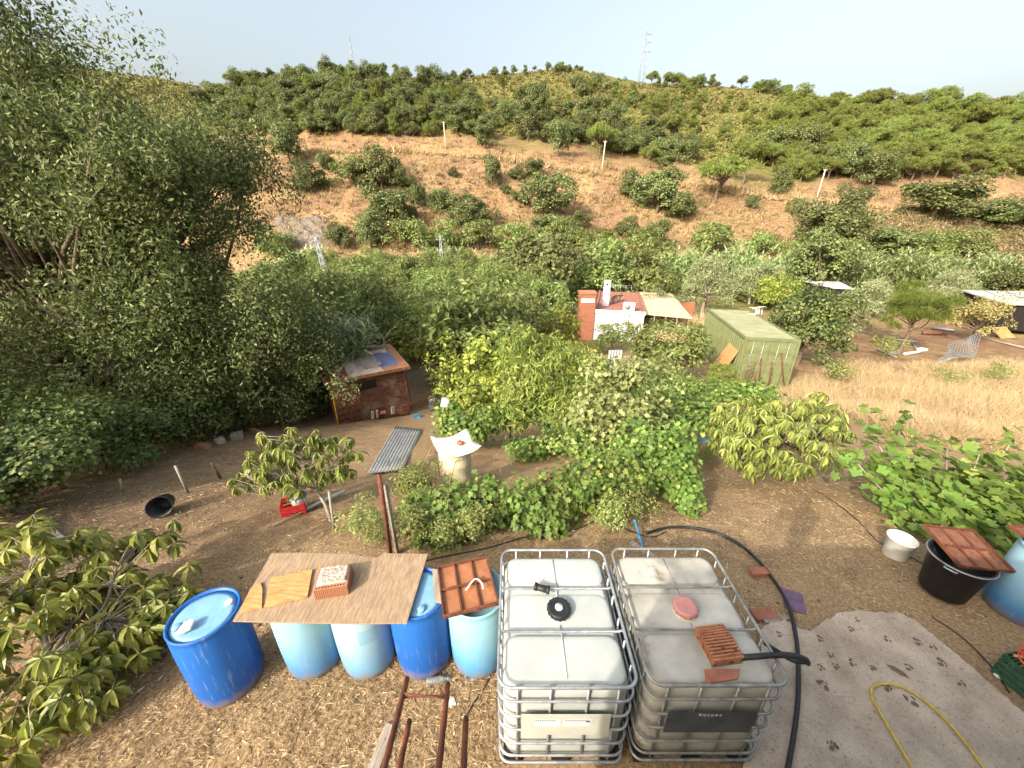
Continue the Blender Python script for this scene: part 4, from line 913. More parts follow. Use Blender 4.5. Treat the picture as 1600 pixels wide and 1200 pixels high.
M_PURPLE = plain('purple_board', srgb(88, 70, 92), srgb(112, 90, 112), 8, .8, 0, .2); M_BRICK = plain('brick', srgb(136, 86, 66), srgb(164, 110, 86), 8, .9, 0, .5, 40, .006)
M_BLUEP = plain('blue_pipe', srgb(24, 120, 176), srgb(60, 150, 200), 14, .5, 0, .05); M_RED = plain('red_crate', srgb(152, 30, 32), srgb(180, 46, 44), 12, .5, 0, .1)
M_ZINC = plain('zinc_sheet', srgb(150, 150, 148), srgb(182, 180, 176), 3, .55, .15, .15, 40, .003, (srgb(122, 106, 92), 4, .62), .4)
M_CLEAR = NT('clear_plastic'); M_CLEAR = M_CLEAR.done(M_CLEAR.pbsdf((.9, .93, .93, 1), .15, 0, None, .5, Transmission_Weight=.85, Alpha=1.0))
M_OLD = plain('old_drum', srgb(176, 162, 132), srgb(206, 196, 168), 6, .85, 0, .4, 30, .006, (srgb(128, 104, 74), 4, .56)); M_LIDW = plain('cream_lid', srgb(206, 198, 172), srgb(228, 222, 202), 5, .7, 0, .15)
# concrete
def concrete():
    n = NT('rough_concrete'); P = n.pos()
    c = n.ramp(n.noise(2.5, 7, .65, P), [(.3, srgb(154, 138, 121)), (.55, srgb(186, 169, 150)), (.75, srgb(202, 188, 170))])
    c = n.mix(n.ramp(n.noise(55, 5, .7, P), [(.56, 0.0), (.68, 1.0)]), c, srgb(112, 96, 82)); c = n.mix(n.ramp(n.noise(14, 6, .7, P), [(.6, 0.0), (.7, .7)]), c, srgb(120, 102, 86)); c = n.mix(n.ramp(n.noise(90, 3, .6, P), [(.62, 0.0), (.7, 1.0)]), c, srgb(196, 184, 168))
    return n.done(n.pbsdf(c, .95, 0, n.bump(n.noise(42, 7, .75, P), .8, .012), .15))
M_CONC = concrete(); M_WET = plain('wet_stain', srgb(88, 72, 60), srgb(120, 102, 86), 40, .8, 0, .1)
# ------------------------------------------------------------------ concrete apron with wet paw prints
outl = [(1188, 985), (1205, 972), (1226, 968), (1250, 983), (1268, 986), (1288, 970), (1312, 957), (1342, 953), (1372, 957), (1405, 957), (1432, 970), (1462, 996), (1490, 1018), (1530, 1052), (1568, 1086), (1610, 1122), (1680, 1300), (1150, 1320), (1165, 1180), (1190, 1080)]
po = [onz(px, py, .05) for px, py in outl]
def rough(pl, n=6, a=.011):
    out = []
    for i, p in enumerate(pl):
        q = pl[(i + 1) % len(pl)]
        for k in range(n):
            t = k / n; out.append((p.x + (q.x - p.x) * t + rnd.uniform(-a, a), p.y + (q.y - p.y) * t + rnd.uniform(-a, a)))
    return out
from mathutils.geometry import tessellate_polygon
rim = rough(po); nr_ = len(rim); tri = tessellate_polygon([[Vector((x, y, 0)) for x, y in rim]])
mb = MB(); mb.add([(x, y, .05) for x, y in rim], [tuple(t) for t in tri]); mb.add([(x, y, z) for z in (-.2, .05) for x, y in rim], [(i, (i + 1) % nr_, nr_ + (i + 1) % nr_, nr_ + i) for i in range(nr_)])
slab = mb.build('concrete_pavement', M_CONC); tag(slab, 'rough concrete apron with wet paw prints', kind='structure')
def paw():
    mb = MB(); 
    for x, y, r, s in [(0, 0, .022, 1.0), (-.03, .03, .012, 1.4), (-.011, .044, .012, 1.5), (.012, .044, .012, 1.5), (.031, .028, .012, 1.4)]:
        if rnd.random() < .12: continue
        x += rnd.uniform(-.006, .006); y += rnd.uniform(-.006, .006); r *= rnd.uniform(.6, 1.05); ph = rnd.uniform(0, 6)
        mb.add([(x + r * math.cos(a) * (1 + .3 * math.sin(2 * a + ph) + rnd.uniform(-.12, .12)), y + r * s * math.sin(a) * (1 + rnd.uniform(-.15, .15)), 0) for a in [6.283 * k / 10 for k in range(10)]], [tuple(range(10))])
    return mb.mesh('paw_print', M_WET)
PAWS = [paw() for _ in range(9)]
for px, py, r, s in [(1218, 993, .2, 1), (1281, 1000, .5, 1.2), (1297, 1025, .4, 1.1), (1306, 1043, .2, 1.1), (1331, 1038, .3, 1.2), (1363, 1046, .2, 1.1), (1290, 1074, -.5, 1.5), (1386, 1078, .1, 1.5), (1430, 1100, -.8, 1.6), (1434, 1005, .4, 1.3), (1470, 1037, .7, 1.4), (1420, 1045, .2, 1.2), (1330, 985, .2, 1.1), (1385, 1000, .4, 1.1), (1283, 1046, .1, 1.1), (1500, 1070, .3, 1.4), (1340, 970, .1, .9), (1300, 1170, .2, 1.5), (1455, 1012, .5, 1.3)]:
    p = onz(px, py, .055); link('paw_print', PAWS[int(px) % 9], slab, p, (0, 0, -r - .5), (s * .72, s * .85, 1))
MB().add([(x, y, 0) for x, y in [(-.08, .02), (-.02, .04), (.05, .02), (.09, -.02), (.03, -.03), (-.05, -.01)]], [tuple(range(6))]).build('stain', M_WET, slab, onz(1402, 1048, .056), (0, 0, -.6))
# ------------------------------------------------------------------ blue barrels
BARREL = [(.26, 0), (.272, .02), (.276, .08), (.282, .3), (.285, .5), (.284, .72), (.281, .84), (.274, .885), (.262, .9), (.262, .93), (.272, .935), (.276, .925), (.28, .9)]
BPROF = [(.255, 0), (.268, .015), (.277, .1), (.284, .3), (.286, .5), (.284, .72), (.28, .85), (.272, .89), (.278, .9), (.28, .925), (.274, .935), (.262, .93), (.258, .905)]
def barrel(label, x, y, body, lid, rz=0, tilt=(0, 0), closed=True, z=None):
    o = thing('barrel', label, 'barrel', (x, y, gz(x, y) + .0 if z is None else z), (tilt[0], tilt[1], rz))
    MB().lathe(BPROF, 48).build('body', body, o)
    if closed:
        l = MB().lathe([(.26, .909), (.2, .912), (.05, .913), (0.0, .913)], 48).build('lid', lid, o)
        for s in (1, -1):
            MB().lathe([(.034, .905), (.034, .93), (.028, .935), (0, .935)], 16, TR((.0, .19 * s, .004))).build('bung', M_WHITE if s > 0 else lid, l)
            MB().box((0, .15 * s, .912), (.09, .05, .008)).build('bung_recess', lid, l)
    return o
bz = .02
b1 = barrel('bright blue barrel with its pale lid bare, standing at the left end of the row', -2.76, 2.32, M_BLUE, M_BLUELID, -.9, (0, -.02))
barrel('sunbleached pale blue barrel under the left end of the board', -2.03, 2.56, M_FADE1, M_BLUELID)
b3 = barrel('palest blue barrel in the middle under the board', -1.475, 2.57, M_FADE2, M_BLUELID)
MB().add([(.2868 * math.cos(a), .2868 * math.sin(a), z) for z in (.56, .74) for a in [-1.35 + .55 * k / 8 for k in range(9)]], [(k, k + 1, k + 10, k + 9) for k in range(8)], True).build('label_mark', M_FADE1, b3)
barrel('strong blue barrel half covered by the right end of the board', -.90, 2.56, M_BLUE, M_BLUELID, .4)
barrel('pale blue barrel topped by the orange rusty panel beside the white tank', -.345, 2.58, M_FADE3, M_BLUELID, closed=False)
pr = onz(1602, 972, .02); pr = Vector((pr.x + .14, pr.y + .08, 0))
barrel('sunbleached blue barrel cut by the right edge of the picture', pr.x, pr.y + .1, M_FADE4, M_BLUELID, closed=False)
MB().add(*(lambda o: ([(x, y, z) for z in (0, .03) for x, y in o], [tuple(range(len(o)))[::-1], tuple(range(len(o), 2 * len(o)))] + [(i, (i + 1) % len(o), len(o) + (i + 1) % len(o), len(o) + i) for i in range(len(o))]))([(-.06, -.05), (.05, -.04), (.07, .04), (.03, .06), (-.01, .05)])).build('stone', M_STONE, None, (-2.82, 2.19, .94), (0, 0, .5), .008)
tag(bpy.data.objects['stone'], 'white angular stone lying on the bare barrel lid', 'stone')
# ------------------------------------------------------------------ plywood board over the barrels with what lies on it
PZ = .945
bo = [onz(px, py, PZ + .0) for px, py in [(364, 972), (425, 866), (470, 865), (545, 867), (575, 872), (590, 873), (598, 866), (669, 867), (636, 975), (550, 976), (450, 974)]]
cx = sum((p.x for p in bo)) / len(bo); cyy = sum((p.y for p in bo)) / len(bo)
tag(MB().prism([(p.x - cx, p.y - cyy) for p in bo], 0, .016).build('plywood_board', M_PLY, None, (cx, cyy, PZ), None, .002), 'large weathered plywood board laid across the blue barrels', 'board')
def flat_piece(name, label, cat, pts, z, th, mat, bevel=.002):
    q = [onz(px, py, z) for px, py in pts]; a = sum(p.x for p in q) / len(q); b = sum(p.y for p in q) / len(q)
    return tag(MB().prism([(p.x - a, p.y - b) for p in q], 0, th).build(name, mat, None, (a, b, z), None, bevel), label, cat)
TZ = PZ + .0185
flat_piece('plywood_offcut', 'rectangular bright wood offcut lying left of the hollow brick', 'wood offcut', [(413, 951), (425, 904), (489, 891), (481, 934)], TZ, .018, M_OSB)
flat_piece('plywood_offcut', 'narrow pointed wood offcut on the left end of the board', 'wood offcut', [(376, 959), (392, 921), (407, 911), (411, 921), (410, 951)], TZ, .018, M_OSB)
hb = onz(522, 918, TZ); bk = thing('hollow_brick', 'ribbed orange hollow brick with a mortar crust on the plywood board', 'brick', (hb.x, hb.y + .02, TZ), (0, 0, .2))
w_, d_, h_ = .30, .25, .115
MB().box((0, 0, h_ / 2), (w_ - .012, d_ - .012, h_)).build('core', M_TERRA, bk)
RIBF = MB().box((0, 0, h_ / 2), (.010, .008, h_ - .001)).mesh('rib', M_TERRA)
for i in range(17):
    for s in (-1, 1): link('rib', RIBF, bk, (-w_ / 2 + .0125 + i * (w_ - .025) / 16, s * (d_ / 2 - .004), 0))
for i in range(14):
    for s in (-1, 1): link('rib', RIBF, bk, (s * (w_ / 2 - .004), -d_ / 2 + .0125 + i * (d_ - .025) / 13, 0), (0, 0, math.pi / 2))
HOLE_SHADE = MB().lathe([(.008, 0), (0, .0)], 8).mesh('hole_shade', plain('painted_hole_shade', srgb(40, 22, 14), srgb(60, 34, 22), 8, .9))  # flat dark discs, the shade inside the brick holes painted on
for i in range(10): link('hole_shade', HOLE_SHADE, bk, (-w_ / 2 + .03 + i * .0265, -d_ / 2 + .022, h_ + .002))
mo = []; g = np.random.default_rng(3)
mm = MB(); nx = 14
gv = [(-w_ / 2 + .02 + (w_ - .03) * i / nx, -d_ / 2 + .045 + (d_ - .05) * j / nx, h_ + .002 + (.016 + .012 * g.random() if 0 < i < nx and 0 < j < nx else 0)) for j in range(nx + 1) for i in range(nx + 1)]
mm.add(gv, [(j * (nx + 1) + i, j * (nx + 1) + i + 1, (j + 1) * (nx + 1) + i + 1, (j + 1) * (nx + 1) + i) for j in range(nx) for i in range(nx)]); mm.build('mortar', M_MORTAR, bk)
# ------------------------------------------------------------------ ribbed rusty formwork panels used as lids
def formwork(label, pts3, mat, rib):
    """pts3: near-left, near-right, far-right, far-left corners"""
    a, b, c, d = [Vector(p) for p in pts3]; o = thing('rusty_formwork', label, 'metal panel', (a + b + c + d) / 4)
    X = (b - a + c - d) / 2; Y = (d - a + c - b) / 2; w, h = X.length, Y.length; X.normalize(); N = X.cross(Y).normalized(); Y = N.cross(X)
    o.rotation_euler = Matrix((X, Y, N)).transposed().to_euler()
    MB().box((0, 0, .006), (w - .01, h - .01, .004)).build('sheet', mat, o)
    for s in (-1, 1):
        MB().box((0, s * (h / 2 - .008), .02), (w, .012, .04)).build('edge_rib', rib, o); MB().box((s * (w / 2 - .008), 0, .021), (.012, h - .03, .04)).build('edge_rib', rib, o)
    for k in (-1, 1): MB().box((k * w / 6, 0, .022), (.014, h - .03, .026)).build('rib', rib, o)
    MB().box((0, 0, .0235), (w - .03, .016, .028)).build('rib', rib, o)
    for k in range(13): MB().lathe([(.006, 0), (.006, .004), (0, .005)], 6, TR((-w / 2 + .03 + k * (w - .06) / 12, -h / 2 - .002 + .0, .02), (math.pi / 2, 0, 0))).build('rivet', rib, o)
    return o
zf = .955
formwork('orange rusty ribbed panel lying over the barrel beside the white tank', [onz(692, 970, zf), onz(778, 945, zf), onz(762, 873, zf), onz(683, 888, zf)], M_RUSTP, M_RUSTD)
tag(MB().tube(smooth_path([onz(728, 922, zf + .05), onz(742, 905, zf + .06), onz(752, 910, zf + .055), onz(755, 920, zf + .05)], 5), .008, 8).build('rope_loop', M_WHITE), 'short loop of cream rope on the orange rusty panel', 'rope')
tag(MB().prism([(-.03, -.16), (.06, -.2), (.06, .16), (-.08, .2)], 0, .012).build('board_scrap', M_WOODG, None, onz(684, 916, .94) + Vector((.01, 0, 0)), (0, 0, .1)), 'scrap of pale board wedged under the orange rusty panel', 'board')
# ------------------------------------------------------------------ the two caged water tanks
def rrect(w, d, r, z, n=6):
    out = []
    for cx_, cy_, a0 in ((w / 2 - r, d / 2 - r, 0), (-w / 2 + r, d / 2 - r, 90), (-w / 2 + r, -d / 2 + r, 180), (w / 2 - r, -d / 2 + r, 270)):
        for k in range(n + 1):
            a = R(a0 + 90 * k / n); out.append(Vector((cx_ + r * math.cos(a), cy_ + r * math.sin(a), z)))
    return out
def tank(label, x, y, plastic, cage, cap, plate, cap_lab, yaw=0.0):
    o = thing('water_tank', label, 'water tank', (x, y, .0), (0, 0, yaw)); W, D = 1.0, 1.22
    # plastic bottle: rings of a rounded rectangle with a cushioned top
    mb = MB(); rings = []
    for z, s, r in [(.16, .9, .09), (.17, .95, .1), (.22, .965, .1), (.5, .97, .1), (.8, .97, .1), (1.0, .968, .1), (1.045, .955, .1), (1.07, .92, .1), (1.085, .87, .09)]:
        rings.append(rrect(W * s - .03, D * s - .03, r, z))
    n = len(rings[0]); v = [p for q in rings for p in q]
    f = [(j * n + i, j * n + (i + 1) % n, (j + 1) * n + (i + 1) % n, (j + 1) * n + i) for j in range(len(rings) - 1) for i in range(n)]
    mb.add(v, f, True); mb.add(rings[-1], [tuple(range(n))]); mb.build('bottle', plastic, o)
    for yc, dd in ((-.385, .36), (.0, .36), (.405, .30)):                       # three raised cushions between the straps
        m2 = MB(); rr = [rrect(.9, dd, .09, 1.08), rrect(.9, dd, .09, 1.092), rrect(.885, dd - .015, .085, 1.104), rrect(.85, dd - .05, .08, 1.110), rrect(.78, dd - .12, .06, 1.113)]
        if abs(yc) < .1: rr = [rrect(.9, dd, .09, 1.07), rrect(.89, dd - .01, .09, 1.083), rrect(.85, dd - .05, .085, 1.090), rrect(.8, dd - .1, .08, 1.092)]
        vv = [p + Vector((0, yc, 0)) for q in rr for p in q]; m2.add(vv, [(j * n + i, j * n + (i + 1) % n, (j + 1) * n + (i + 1) % n, (j + 1) * n + i) for j in range(len(rr) - 1) for i in range(n)] + [tuple((len(rr) - 1) * n + i for i in range(n))], True)
        m2.build('top_cushion', plastic, o)
    MB().tube([(0, -.53, 1.114), (0, -.21, 1.116), (0, -.19, 1.095), (0, -.12, 1.094)], .006, 6).build('seam', plastic, o); MB().tube([(0, .12, 1.094), (0, .2, 1.1), (0, .25, 1.115), (0, .52, 1.114)], .006, 6).build('seam', plastic, o)
    MB().lathe([(.105, 1.08), (.105, 1.1), (.09, 1.105), (.0, 1.105)], 28).build('neck', plastic, o)
    cp = MB().lathe([(.094, 1.104), (.098, 1.11), (.098, 1.145), (.09, 1.153), (.07, 1.15), (0, 1.148)], 28).build('screw_cap', cap, o, label=cap_lab)
    lug = MB().box((.099, 0, 1.128), (.008, .012, .034)).mesh('lug', cap)
    for k in range(16): link('lug', lug, cp, None, (0, 0, 6.283 * k / 16))
    if cap is M_BLACKP: MB().lathe([(.034, 1.149), (.034, 1.158), (0, 1.16)], 20).build('vent_plug', M_WHITE, cp)
    # cage
    for i, z in enumerate((1.15, .985, .80, .62, .43, .25)):
        MB().tube(rrect(W, D, .095, z, 7), .0105 if i else .0125, 8, True).build('cage_hoop', cage, o)
    for xx in (-.36, -.12, .15, .37):
        for yy in (-D / 2 + .001, D / 2 - .001): MB().tube([(xx, yy - .014 * (1 if yy > 0 else -1), .16), (xx, yy - .014 * (1 if yy > 0 else -1), 1.15)], .0095, 6).build('cage_bar', cage, o)
    for yy in (-.46, -.28, -.1, .1, .28, .46):
        for xx in (-W / 2 + .015, W / 2 - .015): MB().tube([(xx, yy, .16), (xx, yy, 1.15)], .0095, 6).build('cage_bar', cage, o)
    for yy in (-.195, .195):
        MB().tube([(-W / 2, yy, 1.15), (-.46, yy, 1.128), (.46, yy, 1.128), (W / 2, yy, 1.15)], .0105, 8).build('strap_bar', cage, o)
    # pallet
    MB().tube(rrect(W, D, .08, .145, 5), .012, 8, True).build('pallet_rail', cage, o)
    for xx in (-.40, 0, .40):
        for yy in (-.5, 0, .5): MB().box((xx, yy, .06), (.14, .14, .12)).build('pallet_foot', M_BLACKP, o, None, None, .01)
        MB().box((xx, 0, .128), (.12, D - .06, .014)).build('pallet_board', M_BLACKP, o)
    pl = MB().box((-.0, -D / 2 - .013, .715), (.66, .003, .27)).build('name_plate', plate, o)
    return o, pl
t1, pl1 = tank('clean white caged water tank with a black cap', .40, 2.235, M_IBC, M_GALV, M_BLACKP, M_PLATE, 'black ribbed screw cap with white vent plug')
t2, pl2 = tank('dirty grey caged water tank with a faded red cap', 1.485, 2.25, M_IBC2, M_GALVD, M_PINK, M_PLATED, 'faded red screw cap')
D1 = -1.22 / 2 - .016
for x0, x1 in ((-.23, -.04), (-.02, .19)): MB().box(((x0 + x1) / 2, D1, .745), (x1 - x0, .0015, .085)).build('paper_label', M_PAPER, pl1)
for i in range(9): MB().box((-.222 + i * .017, D1 - .0015, .775), (.011, .001, .011)).build('printing', M_INK, pl1)
MB().box((.085, D1 - .0015, .775), (.19, .001, .006)).build('printing', M_INK, pl1); MB().box((.165, D1 - .0015, .762), (.03, .001, .014)).build('printing', M_INK, pl1)
for i, wv in enumerate((.018, .02, .016, .02, .016, .014)): MB().box((-.09 + i * .03, D1 - .0005, .815 + rnd.uniform(-.004, .004)), (wv, .001, .022)).build('chalk_mark', M_CHALK, pl2)
# elbow pipe on the clean tank, tiles and hose on the dirty tank
ez = 1.13
ep = [onz(836, 916, ez + .03), onz(846, 919, ez + .03), onz(858, 922, ez + .03)]
el = thing('pipe_elbow', 'short black pipe elbow lying on the clean white tank', 'pipe', ep[1])
mb = MB(); mb.tube([ep[0] - ep[1], Vector((0, 0, 0)), ep[2] - ep[1]], [.03, .028, .031], 14); mb.build('pipe', M_BLACKP, el)
for i in (0, 2): 
    dv = (ep[i] - ep[1]).normalized(); MB().tube([(ep[i] - ep[1]) - dv * .022, (ep[i] - ep[1]) + dv * .004], .035, 14).build('collar', M_BLACKP, el)
MB().tube([(-.02, 0, .03), (-.015, .03, .1)], .002, 4).build('wire', M_RUSTD, el); MB().tube([(-.02, 0, .03), (.03, .05, .08)], .002, 4).build('wire', M_RUSTD, el)
def ribbed_tile():
    a, b = onz(1118, 1005, 1.16), None
    o = thing('ribbed_tile', 'ribbed terracotta roof block spotted with black lichen on the dirty tank', 'tile', onz(1120, 1012, 1.115), (0, 0, .12)); w, d = .24, .27
    MB().box((0, 0, .035), (w - .01, d - .01, .07)).build('core', M_TILED, o)
    for i in range(12):
        y = -d / 2 + .012 + i * (d - .024) / 11; hh = .078 + .02 * math.sin(math.pi * i / 11)
        MB().box((rnd.uniform(-.004, .004), y, hh / 2 + .001), (w, .015, hh)).build('rib', M_TILED, o, None, None, .003, 1)
ribbed_tile()
flat_piece('floor_tile', 'plain terracotta tile sticking out under the ribbed block', 'tile', [(1103, 1070), (1152, 1062), (1155, 1047), (1100, 1047)], 1.117, .014, M_BRICK)
def hose(name, label, pts, r, mat, n=6, cat='hose', seg=8):
    q = smooth_path(pts, n); c = Vector(q[len(q) // 2]); mb = MB(); mb.tube([p - c for p in q], r, seg)
    return tag(mb.build(name, mat, None, c), label, cat)
hose('black_hose', 'thick black hose running from the ribbed block over the tank cage', [onz(1152, 1028, 1.15), onz(1180, 1026, 1.19), onz(1205, 1024, 1.2), onz(1235, 1024, 1.18), onz(1258, 1030, 1.1), onz(1262, 1036, 1.02)], .021, M_HOSE)
hose('black_hose', 'twisted hose end with rusty wire hanging off the dirty tank', [onz(1195, 1005, .95), onz(1215, 1018, 1.0), onz(1240, 1032, 1.05), onz(1262, 1034, 1.06)], .018, M_HOSE)
hose('black_hose', 'long thick black water pipe curving round the dirty tank over the ground', [gp(1010, 836, .03), gp(1035, 828, .03), gp(1060, 826, .03), gp(1100, 830, .03), gp(1140, 845, .03), gp(1175, 870, .03), gp(1205, 905, .03), gp(1228, 945, .04), onz(1242, 985, .08), onz(1247, 1030, .08), onz(1247, 1090, .08), onz(1240, 1150, .08), onz(1228, 1215, .08)], .02, M_HOSE)
hose('yellow_hose', 'yellow garden hose in a loop on the concrete', [onz(1450, 1240, .068), onz(1420, 1190, .068), onz(1385, 1130, .068), onz(1363, 1090, .068), onz(1364, 1074, .068), onz(1382, 1068, .068), onz(1415, 1076, .068), onz(1455, 1103, .068), onz(1500, 1150, .068), onz(1545, 1210, .068)], .012, M_YHOSE)
hose('drip_line', 'thin black irrigation line across the soil behind the vines', [gp(610, 890, .012), gp(690, 872, .012), gp(760, 858, .012), gp(830, 838, .012), gp(900, 828, .012), gp(940, 815, .012), gp(1010, 840, .012), gp(1040, 832, .012)], .009, M_HOSE)
hose('drip_line', 'thin black irrigation line beside the white bucket', [gp(1270, 765, .012), gp(1310, 790, .012), gp(1345, 820, .012), gp(1375, 850, .012), gp(1440, 882, .012), gp(1500, 930, .012)], .007, M_HOSE)
hose('drip_line', 'thin black line along the concrete edge', [gp(1455, 965, .012), gp(1500, 995, .012), gp(1545, 1040, .012), gp(1575, 1085, .012)], .006, M_HOSE)
hose('drip_line', 'black irrigation line leaving the barrels to the left', [gp(262, 1026, .02), gp(220, 1042, .02), gp(160, 1060, .02), gp(90, 1090, .02)], .01, M_HOSE)
hose('drip_line', 'dark line on the straw right of the starter bars', [gp(772, 1048, .012), gp(755, 1080, .012), gp(738, 1105, .012), gp(726, 1130, .012)], .008, M_HOSE)
hose('blue_pipe', 'short bright blue pipe end behind the two tanks', [gp(988, 829, .22), gp(994, 838, .12), gp(1003, 858, .05)], .016, M_BLUEP, cat='pipe')
def rect_at(name, label, cat, px, py, d, rz, mat, bevel=.004, lift=0, tilt=(0, 0)):
    p = gp(px, py); return tag(MB().box((0, 0, d[2] / 2), d).build(name, mat, None, p + Vector((0, 0, lift)), (tilt[0], tilt[1], rz), bevel), label, cat)
rect_at('brick', 'half brick on the soil right of the dirty tank', 'brick', 1184, 897, (.22, .11, .06), .1, M_BRICK); rect_at('brick', 'flat brick beside the concrete edge', 'brick', 1192, 963, (.26, .14, .05), .1, M_BRICK)
rect_at('purple_board', 'purple board scrap lying under the black pipe', 'board', 1239, 941, (.22, .30, .012), -.45, M_PURPLE, .002, .012)
rect_at('timber', 'grey timber along the concrete edge by the bricks', 'timber', 1212, 972, (.3, .05, .04), .15, M_WOODG)
rect_at('timber', 'grey plank lying behind the dirty tank', 'timber', 1005, 862, (.4, .08, .04), -.8, M_WOODG)
# ------------------------------------------------------------------ bucket, tub and their lids on the right
def lathe_thing(name, label, cat, prof, loc, mat, rot=(0, 0, 0), seg=36, part='shell'):
    o = thing(name, label, cat, loc, rot); MB().lathe(prof, seg).build(part, mat, o); return o
p = gp(1396, 868); wb = lathe_thing('bucket', 'white plastic bucket standing alone on the soil', 'bucket', [(.125, 0), (.13, .01), (.15, .27), (.158, .275), (.158, .3), (.165, .3), (.165, .315), (.15, .315), (.148, .3), (.13, .03), (0, .03)], p, M_WHITE)
MB().tube([(.166, 0, .28), (.18, .06, .2), (.17, .1, .14), (.155, .06, .12)], .003, 6).build('handle', M_GALV, wb, None, (0, 0, -.3))
p = onz(1487, 935, 0); tb = lathe_thing('tub', 'big black plastic tub with steel handle under a rusty panel', 'tub', [(.2, 0), (.21, .01), (.27, .5), (.285, .505), (.29, .52), (.285, .535), (.27, .535), (.262, .5), (.205, .03), (0, .03)], (p.x, p.y + .12, p.z), M_BLACKP)
MB().tube([(-.285, -.05, .5), (-.36, -.05, .53), (-.36, .05, .53), (-.285, .05, .5)], .009, 8).build('handle', M_GALV, tb, None, (0, 0, .5)); MB().tube([(.29 * math.cos(6.283 * k / 40), .29 * math.sin(6.283 * k / 40), .525) for k in range(40)], .009, 8, True).build('steel_rim', M_GALVD, tb)
zt = p.z + .56
formwork('brown rusty ribbed panel tilted on the black tub', [onz(1492, 885, zt) + Vector((0, 0, .0)), onz(1566, 893, zt - .02), onz(1535, 833, zt + .06), onz(1445, 823, zt + .1)], M_RUSTB, M_RUSTD)
formwork('rusty ribbed panel on the barrel at the right edge', [Vector((pr.x - .32, pr.y - .18, .96)), Vector((pr.x + .25, pr.y - .2, .96)), Vector((pr.x + .26, pr.y + .35, .97)), Vector((pr.x - .3, pr.y + .38, .97))], M_RUSTB, M_RUSTD)
# green crate with a coil of red cable, cut by the right edge
pc = onz(1612, 1072, .0); cr = thing('crate', 'dark green slatted crate at the right edge', 'crate', (pc.x, pc.y, 0), (0, 0, .15))
for s in (-1, 1):
    for z in (.04, .11, .18, .25):
        MB().box((0, s * .17, z), (.46, .012, .045)).build('slat', M_GREEN, cr); MB().box((s * .235, 0, z), (.012, .326, .045)).build('slat', M_GREEN, cr)
    for q in (-1, 1): MB().box((s * .222, q * .157, .14), (.02, .02, .28)).build('corner_post', M_GREEN, cr)
MB().box((0, 0, .01), (.44, .3, .012)).build('bottom', M_GREEN, cr)
rc = thing('cable_coil', 'loose coil of red cable on the green crate', 'cable', (pc.x, pc.y, .3))
for i in range(6):
    a0 = rnd.uniform(0, 6); rr = rnd.uniform(.15, .24); zz = .02 + .03 * i
    MB().tube([(rr * math.cos(t) * (1 + .1 * math.sin(2 * t + a0)) - .06, rr * .8 * math.sin(t), zz + .06 * math.sin(t + a0)) for t in [6.283 * k / 28 for k in range(28)]], .006, 6, True).build('loop', M_REDW, rc)
tag(MB().tube([onz(1584, 1024, .34), onz(1625, 1032, .36)], .014, 8).build('wooden_stick', M_OSB), 'wooden stick end above the green crate', 'stick')
tag(MB().lathe([(0, 0), (.03, .004), (.035, .02), (.02, .035), (0, .036)], 7, None, False).build('pebble', M_STONE, None, onz(1558, 1057, .0)), 'small white pebble at the concrete edge', 'pebble')
# ------------------------------------------------------------------ starter bars jutting from the terrace slab, plank and bottle below
def camspace(x, y, z):               # right, up, forward of a viewer at the terrace edge
    return Vector((x, z * COS + y * SIN, CAM_H - z * SIN + y * COS))
rb = thing('starter_bars', 'four rusty reinforcing bars jutting over the straw', 'rebar', camspace(-.2, -1.0, 1.0))
for px, py, zt_ in [(636, 1060, 1.3), (700, 1068, 1.3), (640, 1126, 1.27), (728, 1121, 1.27)]:
    tip = camspace((px - 800) / 600 * zt_, (600 - py) / 600 * zt_, zt_); dv = camspace(-50 / 600, -13 / 600, 1) - camspace(0, 0, 0)
    pts = [tip - dv * (.05 * k) - rb.location for k in range(16)]
    MB().tube(pts, [.0085 + .0012 * (k % 2) for k in range(16)], 8).build('bar', M_RUSTD, rb)
zt_ = 1.22
ta = camspace((631 - 800) / 600 * zt_, (600 - 1090) / 600 * zt_, zt_); tb_ = camspace((697 - 800) / 600 * zt_, (600 - 1087) / 600 * zt_, zt_)
for dz in (0, .008): MB().tube([ta - rb.location + Vector((0, dz, dz)), tb_ - rb.location + Vector((0, -dz, .002))], .003, 6).build('stirrup', M_RUSTD, rb)
p = gp(590, 1190); tag(MB().box((0, 0, .02), (.10, .5, .035)).build('plank', M_WOODG, None, p, (0, 0, -.18), .004), 'grey weathered plank on the straw under the starter bars', 'plank')
p = gp(680, 1068); bt = thing('bottle', 'clear plastic bottle lying on the straw before the strong blue barrel', 'bottle', p + Vector((-.08, 0, .035)), (0, math.pi / 2, .12))
MB().lathe([(.0, 0), (.03, .0), (.033, .01), (.033, .13), (.028, .16), (.012, .19), (.012, .205)], 16).build('shell', M_CLEAR, bt); MB().lathe([(.014, .2), (.014, .218), (0, .218)], 12).build('cap', M_BLUEP, bt)
rect_at('slate', 'flat grey stone on the straw before the pale barrel', 'stone', 735, 1058, (.12, .1, .012), .3, M_WOODG, .003, .004); rect_at('stone_flake', 'pale stone flake on the straw right of the bottle', 'stone', 706, 1098, (.06, .08, .015), .5, M_STONE, .004)
